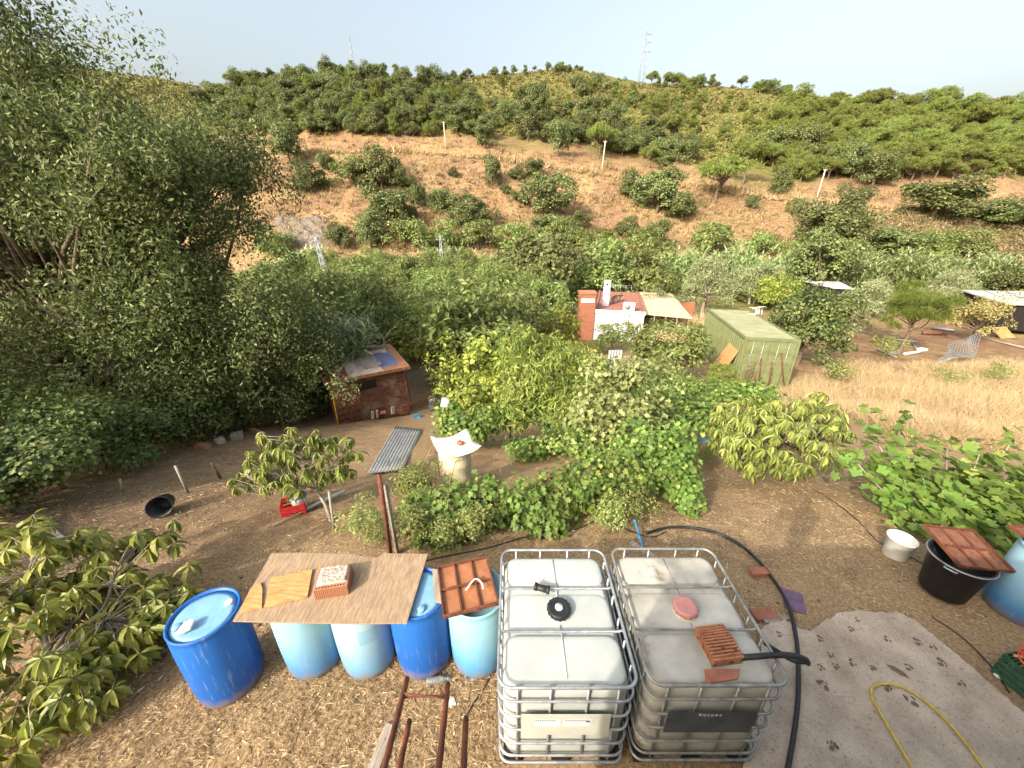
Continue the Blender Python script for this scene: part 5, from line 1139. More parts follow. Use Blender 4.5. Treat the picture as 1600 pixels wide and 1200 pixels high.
# ------------------------------------------------------------------ small things in the garden
p = gp(712, 768); dz = gp(712, 768).z
od = thing('old_drum', 'crusty pale old drum with a warped cream lid and a stone on it', 'drum', (p.x, p.y + .2, dz - .05))
MB().lathe([(.29, 0), (.3, .05), (.295, .3), (.3, .32), (.295, .34), (.3, .6), (.305, .62), (.3, .64), (.3, .88), (.29, .9)], 36, None, True, .015).build('body', M_OLD, od)
n_ = 8; lv = [(-.36 + .72 * i / n_, -.36 + .72 * j / n_, .93 + .10 * (abs(i - 4) / 4) ** 2 * (abs(j - 4) / 4) + .012 * rnd.random()) for j in range(n_ + 1) for i in range(n_ + 1)]
lo = MB().add(lv, [(j * 9 + i, j * 9 + i + 1, j * 9 + i + 10, j * 9 + i + 9) for j in range(8) for i in range(8)], True).build('lid', M_LIDW, od, None, (0, .03, .5)); sm = lo.modifiers.new('s', 'SOLIDIFY'); sm.thickness = .012
tag(MB().lathe([(0, 0), (.06, .01), (.07, .04), (.04, .075), (0, .08)], 9, None, False, .1).build('stone', M_BRICK, None, (p.x + .1, p.y + .25, dz + .89), (0, 0, .4)), 'brown stone weighing down the old drum lid', 'stone')
# corrugated sheet on the ground
def corrugated(name, label, c, mat, waves=11, amp=.014, cat='metal sheet'):
    a, b, cc_, d = [Vector(q) for q in c]; V = []; F = []; nx = waves * 6; ny = 8
    for j in range(ny + 1):
        for i in range(nx + 1):
            s, t = i / nx, j / ny; q = (a.lerp(b, s)).lerp(d.lerp(cc_, s), t); q.z += amp * math.sin(2 * math.pi * waves * s) + .05 + .015 * math.sin(3 * t + s * 2); V.append(q)
    ctr = (a + b + cc_ + d) / 4
    for j in range(ny):
        for i in range(nx): k = j * (nx + 1) + i; F.append((k, k + 1, k + nx + 2, k + nx + 1))
    o = MB().add([q - ctr for q in V], F, True).build(name, mat, None, ctr); m = o.modifiers.new('s', 'SOLIDIFY'); m.thickness = .004
    return tag(o, label, cat)
corrugated('corrugated_sheet', 'grey corrugated metal sheet lying on the soil before the shed', [gp(575, 743), gp(629, 738), gp(659, 672), gp(618, 668)], M_ZINC, 10, .016)
def post(name, label, cat, a, b, r, mat, box=None):
    a = Vector(a); b = Vector(b); o_ = MB(); d = b - a
    if box:
        m = Matrix.Identity(4); q = d.to_track_quat('Z', 'Y').to_matrix().to_4x4(); o_.box((0, 0, d.length / 2), (box[0], box[1], d.length), q)
    else: o_.tube([(0, 0, 0), d * .5, d], r, 8)
    return tag(o_.build(name, mat, None, a, None, .003 if box else 0), label, cat)
post('iron_post', 'tall rusty iron post behind the barrels', 'post', gp(611, 868), at(592, 742, gp(611, 868).y), .03, M_RUSTD)
post('plank', 'upright grey wooden plank beside the rusty iron post', 'plank', gp(618, 868) + Vector((.02, .03, 0)), at(602, 756, gp(618, 868).y + .03), 0, M_WOODG, (.09, .025))
post('wooden_stake', 'pale stake supporting the young mango', 'stake', gp(523, 830), at(514, 768, gp(523, 830).y), .02, M_BARKP)
post('wooden_stake', 'dark stake under the huge tree near the black bucket', 'stake', gp(294, 770), at(274, 728, gp(294, 770).y), .025, M_WOODG); post('wooden_stake', 'crooked stake right of the dark stake', 'stake', gp(345, 748), at(330, 722, gp(345, 748).y), .03, M_BARK)
post('wooden_stake', 'short grey stake left of the dark stake', 'stake', gp(192, 768), at(187, 748, gp(192, 768).y), .02, M_WOODG)
for i, (px, py, tx, ty, lab) in enumerate([(760, 690, 762, 668, 'thin grey post under the low grapevine row'), (737, 700, 735, 660, 'grey post at the near end of the low grapevine row'), (690, 700, 692, 678, 'short pale post left of the cream lid'), (850, 700, 849, 650, 'brown post under the peach tree'), (797, 684, 798, 655, 'thin post amid the low grapevine row')]):
    post('trellis_post', lab, 'post', gp(px, py), at(tx, ty, gp(px, py).y), .022, M_GALVD if i < 3 else M_BARK)
post('white_tube', 'white plastic tube leaning on the ground behind the young mango', 'tube', gp(478, 800, .05), gp(540, 772, .08), .03, M_WHITE); post('long_stick', 'long thin stick lying on the soil left of the stake', 'stick', gp(427, 824, .03), gp(505, 790, .06), .014, M_WOODG)
post('long_stick', 'bent dry branch lying right of the corrugated sheet', 'stick', gp(660, 730, .03), gp(685, 690, .2), .012, M_DRY); post('long_stick', 'dry branch beside the cream lid', 'stick', gp(680, 705, .03), gp(672, 680, .1), .01, M_DRY)
post('steel_beam', 'grey steel beam lying under the left hedge', 'beam', gp(108, 856, .03), gp(60, 815, .08), 0, M_GALVD, (.09, .05))
p = gp(462, 800); rcx = thing('red_crate', 'small red crate with a round tub on it behind the mango', 'crate', p, (0, 0, .4))
for s in (-1, 1):
    for z in (.05, .13, .2): MB().box((0, s * .14, z), (.36, .012, .05)).build('slat', M_RED, rcx); MB().box((s * .18, 0, z), (.012, .27, .05)).build('slat', M_RED, rcx)
MB().box((0, 0, .012), (.34, .26, .012)).build('bottom', M_RED, rcx)
q = lathe_thing('bucket', 'white pail with a blue lid standing in the red crate', 'bucket', [(.1, 0), (.13, .2), (.135, .21), (.12, .21), (0, .205)], p + Vector((.1, .02, .1)), M_WHITE); MB().lathe([(.125, .205), (.13, .215), (.12, .228), (0, .228)], 24).build('lid', plain('lid_blue', srgb(50, 84, 150), srgb(70, 104, 170), 6, .5), q)
p = gp(264, 795); lathe_thing('bucket', 'black bucket tipped over on the soil under the huge tree', 'bucket', [(.13, 0), (.17, .3), (.18, .31), (.165, .31), (.125, .02), (0, .02)], p + Vector((0, 0, .16)), M_BLACKP, (1.25, 0, .5))
for i, (px, py, d, m, lab) in enumerate([(318, 700, (.35, .2, .12), M_TERRA, 'orange clay block in the rubble under the huge tree'), (372, 686, (.3, .25, .2), M_WOODG, 'grey concrete lump in the rubble by the brambles'), (398, 674, (.4, .1, .08), M_OSB, 'light board in the rubble by the brambles'), (868, 702, (.3, .22, .06), M_STONE, 'pale stone slab lying under the peach tree'), (770, 748, (.1, .1, .14), M_TERRA, 'small clay pot among the vine leaves'),
                                   (345, 692, (.2, .2, .15), M_MORTAR, 'broken mortar lump in the rubble'), (295, 1000, (.1, .06, .04), M_TERRA, 'bit of clay by the bare barrel'), (1100, 690, (.3, .22, .02), M_BLUEP, 'blue plastic scrap left of the broad mango'), (652, 652, (.35, .2, .05), M_BLUEP, 'blue rag on the ground before the wire pen'), (1150, 640, (.3, .2, .1), M_STONE, 'white bag beside the broad mango top')]):
    rect_at('rubble_block' if i < 6 else 'scrap', lab, 'rubble' if i < 6 else 'scrap', px, py, d, rnd.uniform(-.6, .6), m, .012)
# ------------------------------------------------------------------ the brick shed
def brickmat(name, c1, c2, mort, plaster=None):
    n = NT(name); co = n.coord('Object'); mp = n.n('ShaderNodeMapping'); mp.inputs['Rotation'].default_value = (math.pi / 2, 0, 0); n.l(co, mp.inputs[0])
    b = n.n('ShaderNodeTexBrick'); n.l(mp.outputs[0], b.inputs['Vector']); b.inputs['Scale'].default_value = 1.0; b.inputs['Brick Width'].default_value = .25; b.inputs['Row Height'].default_value = .085; b.inputs['Mortar Size'].default_value = .008
    b.inputs['Color1'].default_value = c1; b.inputs['Color2'].default_value = c2; b.inputs['Mortar'].default_value = mort
    c = n.mix(n.ramp(n.noise(1.6, 6, .65, co), [(.5, 0.0), (.62, 1.0)]), b.outputs[0], plaster or mort)
    return n.done(n.pbsdf(c, .95, 0, n.bump(b.outputs[1], .5, .01), .15))
M_SHED = brickmat('shed_brick', srgb(80, 52, 43), srgb(104, 68, 54), srgb(96, 80, 68), srgb(124, 102, 82)); M_PILLAR = brickmat('pillar_brick', srgb(142, 84, 62), srgb(162, 102, 78), srgb(160, 126, 106), srgb(154, 100, 78))
FL = gp(526, 662); FR = gp(640, 648); X = (FR - FL); X.z = 0; SW = X.length; yaw = math.atan2(X.y, X.x)
sh = thing('shed', 'small brick shed with a patchwork roof of tiles and sheets', 'shed', FL, (0, 0, yaw)); SH, SD = 1.62, 2.1
wx0, wx1, wz0, wz1 = SW * .36, SW * .60, 1.02, 1.36
MB().box((wx0 / 2, .06, SH / 2 - .2), (wx0, .12, SH + .4)).build('wall', M_SHED, sh); MB().box(((wx1 + SW) / 2, .06, SH / 2 - .2), (SW - wx1, .12, SH + .4)).build('wall', M_SHED, sh)
MB().box(((wx0 + wx1) / 2, .06, wz0 / 2 - .2), (wx1 - wx0, .12, wz0 + .4)).build('wall', M_SHED, sh); MB().box(((wx0 + wx1) / 2, .06, (wz1 + SH) / 2), (wx1 - wx0, .12, SH - wz1)).build('wall', M_SHED, sh)
MB().box((SW - .06, SD / 2, SH / 2 - .4), (.119, SD - .24, SH + .9)).build('wall', M_SHED, sh); MB().box((.06, SD / 2, SH / 2 - .4), (.119, SD - .24, SH + .9)).build('wall', M_SHED, sh); MB().box((SW / 2, SD - .06, SH / 2 - .4), (SW, .118, SH + 1.0)).build('wall', M_SHED, sh)
wn_ = MB().box(((wx0 + wx1) / 2, .1, (wz0 + wz1) / 2), (wx1 - wx0, .01, wz1 - wz0)).build('window', plain('opening_shade', srgb(18, 16, 16), srgb(26, 24, 24), 4, .3), sh)  # near-black pane painted in for the shade inside the window opening
for i in range(4): MB().tube([(wx0 + (wx1 - wx0) * (i + .5) / 4, .03, wz0), (wx0 + (wx1 - wx0) * (i + .5) / 4, .03, wz1)], .01, 6).build('window_bar', M_RUSTD, wn_)
rs = .06; rt = math.atan2(.13, SD)
def roofp(x, y): return SH + .02 + (y + .3) * math.tan(rt)
rf = MB().box((0, 0, 0), (SW + .3, SD + .5, .06)).build('roof', M_WOODG, sh, (SW / 2, SD / 2 - .05, roofp(0, SD / 2 - .05) + .03), (rt, 0, 0))
MB().box((0, -(SD + .5) / 2 - .012, -.01), (SW + .3, .02, .11)).build('fascia', M_RUSTB, rf)
M_T1 = plain('roof_red', srgb(118, 70, 60), srgb(146, 96, 82), 8, .9, 0, .3); M_T2 = plain('roof_pale', srgb(156, 136, 120), srgb(180, 162, 146), 8, .9, 0, .3); M_T3 = plain('roof_grey', srgb(116, 108, 100), srgb(148, 138, 128), 6, .85, 0, .2); M_T4 = plain('roof_blue', srgb(86, 88, 116), srgb(104, 106, 134), 6, .7, 0, .1); M_MAR = plain('roof_maroon', srgb(104, 40, 42), srgb(128, 58, 56), 6, .8, 0, .15, None, .01, (srgb(190, 170, 160), 9, .6))
hw, hd = (SW + .3) / 2, (SD + .5) / 2
z0 = .034
for x0, x1, y0, y1, m in [(-hw + .02, -hw * .45, -hd + .03, hd * .35, M_MAR), (-hw * .44, -hw * .18, -hd + .03, hd * .3, M_T2), (-hw * .17, hw * .3, -hd * .35, hd * .2, M_T3), (-hw * .17, hw * .34, -hd + .05, -hd * .37, M_T2), (hw * .36, hw * .8, -hd * .75, hd * .62, M_T4), (hw * .82, hw - .03, -hd + .03, hd - .05, M_RUSTP), (hw * .36, hw * .8, -hd + .04, -hd * .78, M_RUSTP)]:
    MB().box(((x0 + x1) / 2, (y0 + y1) / 2, z0 + rnd.uniform(0, .004)), (x1 - x0, y1 - y0, .008)).build('roof_sheet', m, rf)
for i in range(10):
    for j in range(2):
        x = -hw * .92 + i * hw * .175 + rnd.uniform(-.03, .03); y = hd * (.42 + .34 * j) + rnd.uniform(-.05, .05)
        if x > hw * .8: continue
        MB().box((0, 0, 0), (rnd.uniform(.2, .32), rnd.uniform(.26, .34), .025)).build('roof_tile', rnd.choice([M_T1, M_T2, M_T2, M_TERRA]), rf, (x, y, .055 + .03 * j + rnd.uniform(0, .02)), (rnd.uniform(-.08, .08), rnd.uniform(-.06, .06), rnd.uniform(-.2, .2)))
for x, y, d, m in [(-hw * .85, -hd * .45, (.3, .3, .22), M_RUSTD), (-hw * .68, -hd * .62, (.24, .2, .2), M_T3), (-hw * .6, -hd * .4, (.26, .18, .1), M_T2)]: MB().box((0, 0, d[2] / 2 + .045), d).build('roof_weight', m, rf, (x, y, 0), (0, 0, .4), .02)
cv = MB(); cv.add([(math.cos(a) * .32, y, .05 + .09 - math.sin(a) * .09) for y in (-.13, .13) for a in [math.pi * k / 8 for k in range(9)]], [(k, k + 1, k + 10, k + 9) for k in range(8)]); o_ = cv.build('bent_sheet', M_T3, rf, (hw * .16, -hd * .55, 0)); o_.modifiers.new('s', 'SOLIDIFY').thickness = .01
def grid_screen(name, label, a, b, h, nx, nz, r, mat, lean=.0, parent=None, cat='wire screen'):
    a = Vector(a); b = Vector(b); o = thing(name, label, cat, a) if parent is None else parent; X = b - a; nrm = Vector((X.y, -X.x, 0)).normalized()
    up = Vector((0, 0, 1)) * h - nrm * lean
    for i in range(nx + 1): MB().tube([X * (i / nx), X * (i / nx) + up], r, 5).build('wire', mat, o)
    for j in range(nz + 1): MB().tube([up * (j / nz) + nrm * r * 2, X + up * (j / nz) + nrm * r * 2], r, 5).build('wire', mat, o)
    return o
L = lambda x, y, z=0.0: FL + Vector((math.cos(yaw) * x - math.sin(yaw) * y, math.sin(yaw) * x + math.cos(yaw) * y, z))
grid_screen('rebar_screen', 'rusty reinforcing mesh leaning on the left of the shed front', L(.1, -.2, -.1), L(SW * .33, -.22, -.1), 1.6, 11, 8, .013, M_RUSTD, -.12)
grid_screen('rebar_screen', 'low rusty grating lying along the shed corner', L(SW * .82, -.35, -.05), L(SW + .9, -.1, -.05), .38, 9, 3, .012, M_RUSTD, -.1)
post('yellow_pole', 'thin yellow pole leaning on the left shed corner', 'pole', L(.02, -.28, -.1), L(.06, -.12, 1.3), .022, plain('yellow_pole', srgb(190, 128, 30), srgb(210, 150, 50), 8, .6))
post('rusty_pole', 'rusty pipe leaning at the right shed corner', 'pole', L(SW + .05, -.2, -.1), L(SW - .05, -.05, 1.5), .022, M_RUSTD)
for i, (x, w) in enumerate([(SW * .46, .1), (SW * .52, .08), (SW * .74, .12), (SW * .60, .2)]): tag(MB().box((0, 0, .14), (w, .09, .3 if i < 3 else .1)).build('block', M_BRICK if i == 3 else M_T3, None, L(x, -.22, -.03), (rnd.uniform(-.15, .1), .1, yaw), .01), ['grey block leaning on the shed front under the window', 'narrow block next to the grey block at the shed front', 'broken block near the right shed corner', 'brick heap piece at the foot of the shed'][i], 'block')
# wire pen right of the shed
pa = L(SW + .35, .9); pb = Vector((gp(676, 620).x, gp(676, 620).y, 0))
grid_screen('wire_pen', 'rusty wire mesh pen beside the shed', (pa.x, pa.y, gz(pa.x, pa.y)), (pb.x, pb.y, gz(pb.x, pb.y)), 1.45, 14, 14, .004, M_GALVD)
post('fence_post', 'grey fence post at the right end of the wire pen', 'post', (pb.x, pb.y, gz(pb.x, pb.y) - .1), at(671, 568, pb.y), .035, M_WOODG); post('fence_post', 'dark rail at the left end of the wire pen', 'post', (pa.x, pa.y, gz(pa.x, pa.y)), (pa.x - .1, pa.y, gz(pa.x, pa.y) + 1.5), .03, M_RUSTD)
p = gp(674, 642); lathe_thing('metal_churn', 'ribbed grey metal drum at the corner of the wire pen', 'drum', [(.19, 0), (.2, .04), (.19, .1), (.2, .16), (.19, .22), (.2, .28), (.19, .34), (.2, .4), (.19, .46), (.12, .5), (.1, .52), (.1, .56), (0, .56)], p + Vector((.05, .2, 0)), M_GALVD)
p = gp(700, 700); pq = at(695, 637, p.y + .5); lathe_thing('bucket', 'white pail hung upside down on a vine post', 'bucket', [(.1, .26), (.12, .0), (.125, .0), (.125, .02), (.108, .27), (0, .27)], pq, M_WHITE, (.15, .2, 0)); post('trellis_post', 'post carrying the white pail', 'post', (pq.x, pq.y, gz(pq.x, pq.y)), pq + Vector((0, 0, .2)), .02, M_GALVD)
# ------------------------------------------------------------------ the green container
ca_ = R(-10); cw, cl_, ch = 2.4, 6.3, 2.55; cp_ = Vector((10.97, 17.4, -1.02 - ch)); M_CONT = plain('container_green', srgb(100, 106, 68), srgb(118, 124, 84), 2.5, .6, .1, .08, 40, .004, (srgb(128, 112, 84), 5, .68)); M_CROOF = plain('container_roof', srgb(124, 126, 96), srgb(144, 145, 114), 1.5, .65, .1, .08)
ct = thing('container', 'olive green shipping container with a corrugated pale roof', 'container', cp_, (0, 0, ca_))
def wavy(n, lng, h, amp, flat=.5):
    """trapezoid corrugation along x, height z"""
    prof = []
    for i in range(n):
        x0 = lng * i / n; s = lng / n
        prof += [(x0, 0), (x0 + s * .3, 0), (x0 + s * .5, amp), (x0 + s * .8, amp)]
    prof.append((lng, 0)); m = len(prof)
    return [(x, y, z) for z in (0, h) for x, y in prof], [(i, i + 1, m + i + 1, m + i) for i in range(m - 1)]
v, f = wavy(22, cl_ - .2, ch - .3, .05)
for s, x in ((1, .04), (-1, cw - .04)): MB().add(v, f, False, TR((x, .1, .15), (0, 0, math.pi / 2))).build('side_panel', M_CONT, ct)
v2, f2 = wavy(22, cl_ - .2, cw - .16, .03)
MB().add([(.08 + z, .1 + x, ch - .06 + y) for x, y, z in v2], [tuple(reversed(q)) for q in f2]).build('roof', M_CROOF, ct)
MB().box((cw / 2, cl_ / 2, ch - .085), (cw - .14, cl_ - .14, .02)).build('roof_deck', M_CROOF, ct)
for x in (.05, cw - .05):
    for y in (.05, cl_ - .05): MB().box((x, y, ch / 2), (.1, .1, ch)).build('corner_post', M_CONT, ct, None, None, .01)
    for z in (.07, ch - .06): MB().box((x, cl_ / 2, z), (.09, cl_ - .2, .12)).build('side_rail', M_CONT, ct)
for y in (.05, cl_ - .05):
    for z in (.07, ch - .06): MB().box((cw / 2, y, z), (cw - .2, .09, .12)).build('end_rail', M_CONT, ct)
for k in (0, 1):
    x0 = .1 + k * (cw - .2) / 2; wd = (cw - .2) / 2; dr_ = MB().box((x0 + wd / 2, .07, ch / 2), (wd - .015, .04, ch - .25)).build('door', M_CONT, ct)
    for z in (.5, 1.0, 1.5, 2.0): MB().box((x0 + wd / 2, .045, z), (wd - .15, .03, .34)).build('door_panel', M_CONT, dr_, None, None, .015)
    for q in (.3, .7): MB().tube([(x0 + wd * q, .015, .16), (x0 + wd * q, .015, ch - .14)], .017, 8).build('locking_bar', M_GALVD, dr_); MB().box((x0 + wd * q + .08, .005, 1.15), (.2, .02, .035)).build('handle', M_GALVD, dr_)
MB().box((cw / 2, cl_ - .06, ch / 2), (cw - .2, .04, ch - .25)).build('end_panel', M_CONT, ct)
def LC(x, y, z=0.0): return cp_ + Vector((math.cos(ca_) * x - math.sin(ca_) * y, math.sin(ca_) * x + math.cos(ca_) * y, z))
for i, (y, zz, l_) in enumerate([(1.5, .55, 'upper orange board leaning on the container side'), (.95, .55, 'lower orange board leaning on the container side'), (.55, .5, 'narrow orange board nearest the container doors')]):
    o_ = MB().box((0, 0, .75), (.03, .52 if i < 2 else .3, 1.6)).build('leaning_board', M_OSB, None, LC(-.62, y, .35 + .2 * i * 0), (0, .42, ca_), .004); tag(o_, l_, 'board')
# white garden chair on the roof edge
def chair(label, loc, rz, s=1.0, rot=(0, 0)):
    o = thing('garden_chair', label, 'chair', loc, (rot[0], rot[1], rz), None, s)
    MB().box((0, 0, .42), (.46, .44, .03)).build('seat', M_WHITE, o, None, None, .01); MB().box((0, .23, .68), (.44, .03, .46)).build('backrest', M_WHITE, o, None, None, .02)
    for x in (-.2, .2):
        for y in (-.19, .2): MB().tube([(x, y, .42), (x * 1.15, y * 1.15, 0)], .022, 6).build('leg', M_WHITE, o)
        MB().box((x * 1.1, 0, .62), (.05, .42, .03)).build('armrest', M_WHITE, o)
    return o
chair('white plastic chair tipped over on the container roof', LC(cw - .4, cl_ - 1.2, ch + .15), .6, .85, (1.3, .3))
for px, py, tx, ty, lab in [(1200, 612, 1206, 566, 'rusty fence stake before the container doors'), (1185, 605, 1190, 560, 'thin rusty stake left of the container doors'), (1225, 608, 1221, 552, 'bent rusty stake at the right container corner'), (1178, 610, 1180, 585, 'short rusty stake beside the leaning boards')]:
    p = gp(px, py); post('rusty_stake', lab, 'stake', p, at(tx, ty, p.y), .03, M_RUSTD)
p = gp(1155, 610); p2 = gp(1190, 600); grid_screen('rebar_screen', 'rusty mesh gate standing before the container doors', p, p2, 1.2, 7, 6, .01, M_RUSTD)
# ------------------------------------------------------------------ the white house
M_WALLW = plain('whitewash', srgb(184, 188, 192), srgb(204, 206, 208), 3, .8, 0, .1, 30, .004); M_ROOFR = plain('roof_terracotta', srgb(128, 84, 72), srgb(156, 108, 94), 4, .85, 0, .3, 30, .01, (srgb(120, 70, 58), 3, .6)); M_BEIGE = plain('fibre_cement', srgb(176, 160, 128), srgb(200, 186, 154), 2, .85, 0, .15); M_DARK = plain('painted_shade', srgb(20, 18, 16), srgb(30, 26, 24), 3, .9); M_GREYS = plain('grey_sheet_roof', srgb(158, 158, 152), srgb(184, 184, 178), 1.5, .7, .1, .1)
ha = R(-14); hp = Vector((6.33, 29.0, -4.9)); hs = thing('house', 'low white house with a flat red roof and white chimney', 'house', hp, (0, 0, ha)); HW, HD, HH = 3.6, 8.6, 2.4
MB().box((HW / 2, .1, HH / 2), (HW, .2, HH)).build('wall', M_WALLW, hs); MB().box((.1, HD / 2, HH / 2), (.196, HD - .4, HH)).build('wall', M_WALLW, hs); MB().box((HW - .1, HD / 2, HH / 2), (.196, HD - .4, HH)).build('wall', M_WALLW, hs); MB().box((HW / 2, HD - .1, HH / 2), (HW, .2, HH)).build('wall', M_WALLW, hs)
hr = MB().box((HW / 2, HD / 2, HH + .06), (HW + .1, HD + .1, .12)).build('roof', M_ROOFR, hs)
MB().box((HW / 2, -.03, HH + .1), (HW + .16, .14, .24)).build('parapet', M_WALLW, hr)
for i in range(1, 17): MB().box((HW / 2, HD * i / 17, HH + .135), (HW, .05, .035)).build('tile_row', M_ROOFR, hr)
for x in (.03, HW - .03): MB().box((x, HD / 2, HH + .17), (.18, HD - .2, .12)).build('roof_edge', M_ROOFR, hr)
chm = MB().box((.7, 2.2, HH + 1.05), (.52, .5, 2.0)).build('chimney', M_WALLW, hr); MB().box((.7, 1.945, HH + 1.8), (.14, .02, .14)).build('flue_shade', M_DARK, chm)  # the flue mouth is a dark plate, its inner shade painted
ac = MB().box((2.45, .5, HH + .45), (.85, .35, .6)).build('air_conditioner', M_WALLW, hr); MB().lathe([(.2, 0), (.2, .02), (0, .02)], 20, TR((2.35, .318, HH + .45), (math.pi / 2, 0, 0))).build('fan_grille', M_T3, ac)
MB().tube([(2.45, -.13, 0), (2.45, -.13, HH + .15)], .035, 8).build('drain_pipe', M_WALLW, hs)
for x, y, s in ((1.35, 3.2, .45), (1.75, 3.6, .4)): MB().add([(s * math.sin(b) * math.cos(a), -s * .25 * (1 - math.cos(b)) * 3, s * math.sin(b) * math.sin(a)) for b in (0.01, .5, 1.0) for a in [6.283 * k / 12 for k in range(12)]], [(j * 12 + k, j * 12 + (k + 1) % 12, j * 12 + 12 + (k + 1) % 12, j * 12 + 12 + k) for j in range(2) for k in range(12)], True, TR((x, y, HH + .6), (.5, 0, .5))).build('dish', M_T2, hr); MB().tube([(x, y, HH + .1), (x, y, HH + .6)], .03, 6).build('dish_mast', M_GALVD, hr)
for i in range(5): MB().tube([(.9 + i * .5, HD - .1, HH + .1), (.9 + i * .5, HD - .1, HH + .75)], .02, 6).build('rail_post', M_GALV, hr)
MB().tube([(.9, HD - .1, HH + .75), (2.9, HD - .1, HH + .75)], .022, 6).build('rail', M_GALV, hr)
def onY(px, Y): return float(upx(px, 480)) * Y
pl_ = thing('brick_pillar', 'orange brick barbecue stack joined by the white house', 'brick stack', (onY(916, 29.4), 29.4, -5.0)); MB().box((0, 0, 1.95), (1.2, 1.0, 3.9)).build('stack', M_PILLAR, pl_, None, None, .01); MB().box((0, -.51, 3.4), (1.0, .03, .3)).build('white_band', M_WALLW, pl_); MB().box((0, 0, 3.95), (1.3, 1.1, .1)).build('cap', M_TERRA, pl_)
tw = thing('terrace_wall', 'low white wall with an orange coping left of the brick stack', 'wall', (onY(876, 31), 31, -5.0)); MB().box((0, 0, 1.2), (.9, .9, 2.4)).build('pier', M_WALLW, tw); MB().box((0, 0, 2.45), (1.1, 1.1, .12)).build('coping', M_TERRA, tw); MB().box((1.2, .2, 1.0), (1.5, .25, 2.0)).build('wall', M_PILLAR, tw); MB().box((1.2, .8, 1.7), (1.6, 1.4, .1)).build('terrace_floor', M_T3, tw)
chair('white chair on the terrace left of the brick stack', (onY(889, 31.5), 31.7, -3.24), .3, 1.0); chair('white chair beside the terrace wall', (onY(897, 31.5), 31.9, -3.24), 2.0, 1.0)
le = [onz(999, 456, -2.5), onz(1050, 459, -2.5), onz(1082, 497, -2.75), onz(1004, 490, -2.75)]; lt = thing('lean_to', 'beige flat lean-to roof on the right of the white house', 'shelter', Vector((le[2].x, le[2].y, gz(le[2].x, le[2].y))))
MB().add([q - lt.location for q in le] + [q - lt.location - Vector((0, 0, .07)) for q in le], [(0, 3, 2, 1), (4, 5, 6, 7), (0, 1, 5, 4), (1, 2, 6, 5), (2, 3, 7, 6), (3, 0, 4, 7)]).build('roof', M_BEIGE, lt)
for i in range(5): q = le[3].lerp(le[2], .04 + i * .23); MB().tube([q - lt.location + Vector((0, .15, -2.0)), q - lt.location + Vector((0, .15, -.08))], .05, 6).build('post', M_WOODG, lt)
q = (le[0] + le[1]) / 2; MB().box((q.x - lt.location.x, q.y - lt.location.y - 2.5, -.2 + .9), (5.5, .15, 2.0)).build('back_wall', M_PILLAR, lt)
# white gate
p = gp(945, 583); gt = thing('small_gate', 'small white slatted gate and rail between the citrus trees', 'gate', p + Vector((-.4, 0, 0)), (0, 0, .1))
for i in range(12): MB().box((-.9 + i * .3, 0, .5), (.04, .03, 1.0)).build('bar', M_T2, gt)
for z in (.2, .9): MB().box((.75, .03, z), (3.5, .03, .05)).build('rail', M_T2, gt)
for i in range(5): MB().box((.55 + i * .16, -.05, .7), (.1, .03, 1.25)).build('slat', M_WALLW, gt)
# ------------------------------------------------------------------ clutter and grey roofs on the right
def roof_shed(label, c, z, h, mat):
    q = [onz(px, py, z) for px, py in c]; o = thing('grey_shed', label, 'shed', Vector((q[0].x, q[0].y, z - h))); b = o.location
    MB().add([p_ - b for p_ in q] + [p_ - b - Vector((0, 0, .1)) for p_ in q], [(0, 1, 2, 3), (7, 6, 5, 4), (0, 4, 5, 1), (1, 5, 6, 2), (2, 6, 7, 3), (3, 7, 4, 0)]).build('roof', mat, o)
    cx_ = sum((p_ - b for p_ in q), Vector()) / 4
    MB().add([cx_ + (p_ - b - cx_) * .94 + Vector((0, 0, -.1)) for p_ in q] + [cx_ + (p_ - b - cx_) * .94 + Vector((0, 0, -h)) for p_ in q], [(0, 4, 5, 1), (1, 5, 6, 2), (2, 6, 7, 3), (3, 7, 4, 0)]).build('wall', M_DARK, o)  # walls coloured near-black, the shade beneath the roof put into the paint
    for k in range(1, 4): e0 = q[0].lerp(q[1], k / 4) - b; e1 = q[3].lerp(q[2], k / 4) - b; MB().tube([e0 + Vector((0, 0, .02)), e1 + Vector((0, 0, .02))], .03, 6).build('roof_seam', mat, o)
roof_shed('long low shed with a grey sheet roof at the right edge', [(1568, 474), (1660, 478), (1640, 456), (1503, 453)], -2.2, 2.2, M_GREYS); roof_shed('small grey roofed shed half hidden behind the carob tree', [(1300, 449), (1334, 451), (1312, 440), (1258, 439)], -2.6, 2.0, M_GREYS)
a = gp(1462, 575); b = gp(1520, 565); c = at(1532, 532, b.y + 1.2); d = at(1488, 534, a.y + 1.6)
sc = thing('wire_mesh_heap', 'crumpled grey wire mesh heap at the far edge of the dry grass', 'wire mesh', a); n1 = 14
for i in range(n1 + 1):
    s = i / n1; pts = [(a.lerp(b, s)).lerp(d.lerp(c, s), t) + Vector((.1 * math.sin(9 * s + 4 * t), .1 * math.cos(7 * t), .15 + .25 * math.sin(5 * t + 3 * s))) - a for t in [k / 10 for k in range(11)]]; MB().tube(pts, .012, 5).build('wire', M_GALV, sc)
    pts = [(a.lerp(b, t)).lerp(d.lerp(c, t), s) + Vector((.1 * math.sin(9 * t + 4 * s), .1 * math.cos(7 * s), .15 + .25 * math.sin(5 * s + 3 * t))) - a for t in [k / 10 for k in range(11)]]; MB().tube(pts, .012, 5).build('wire', M_GALV, sc)
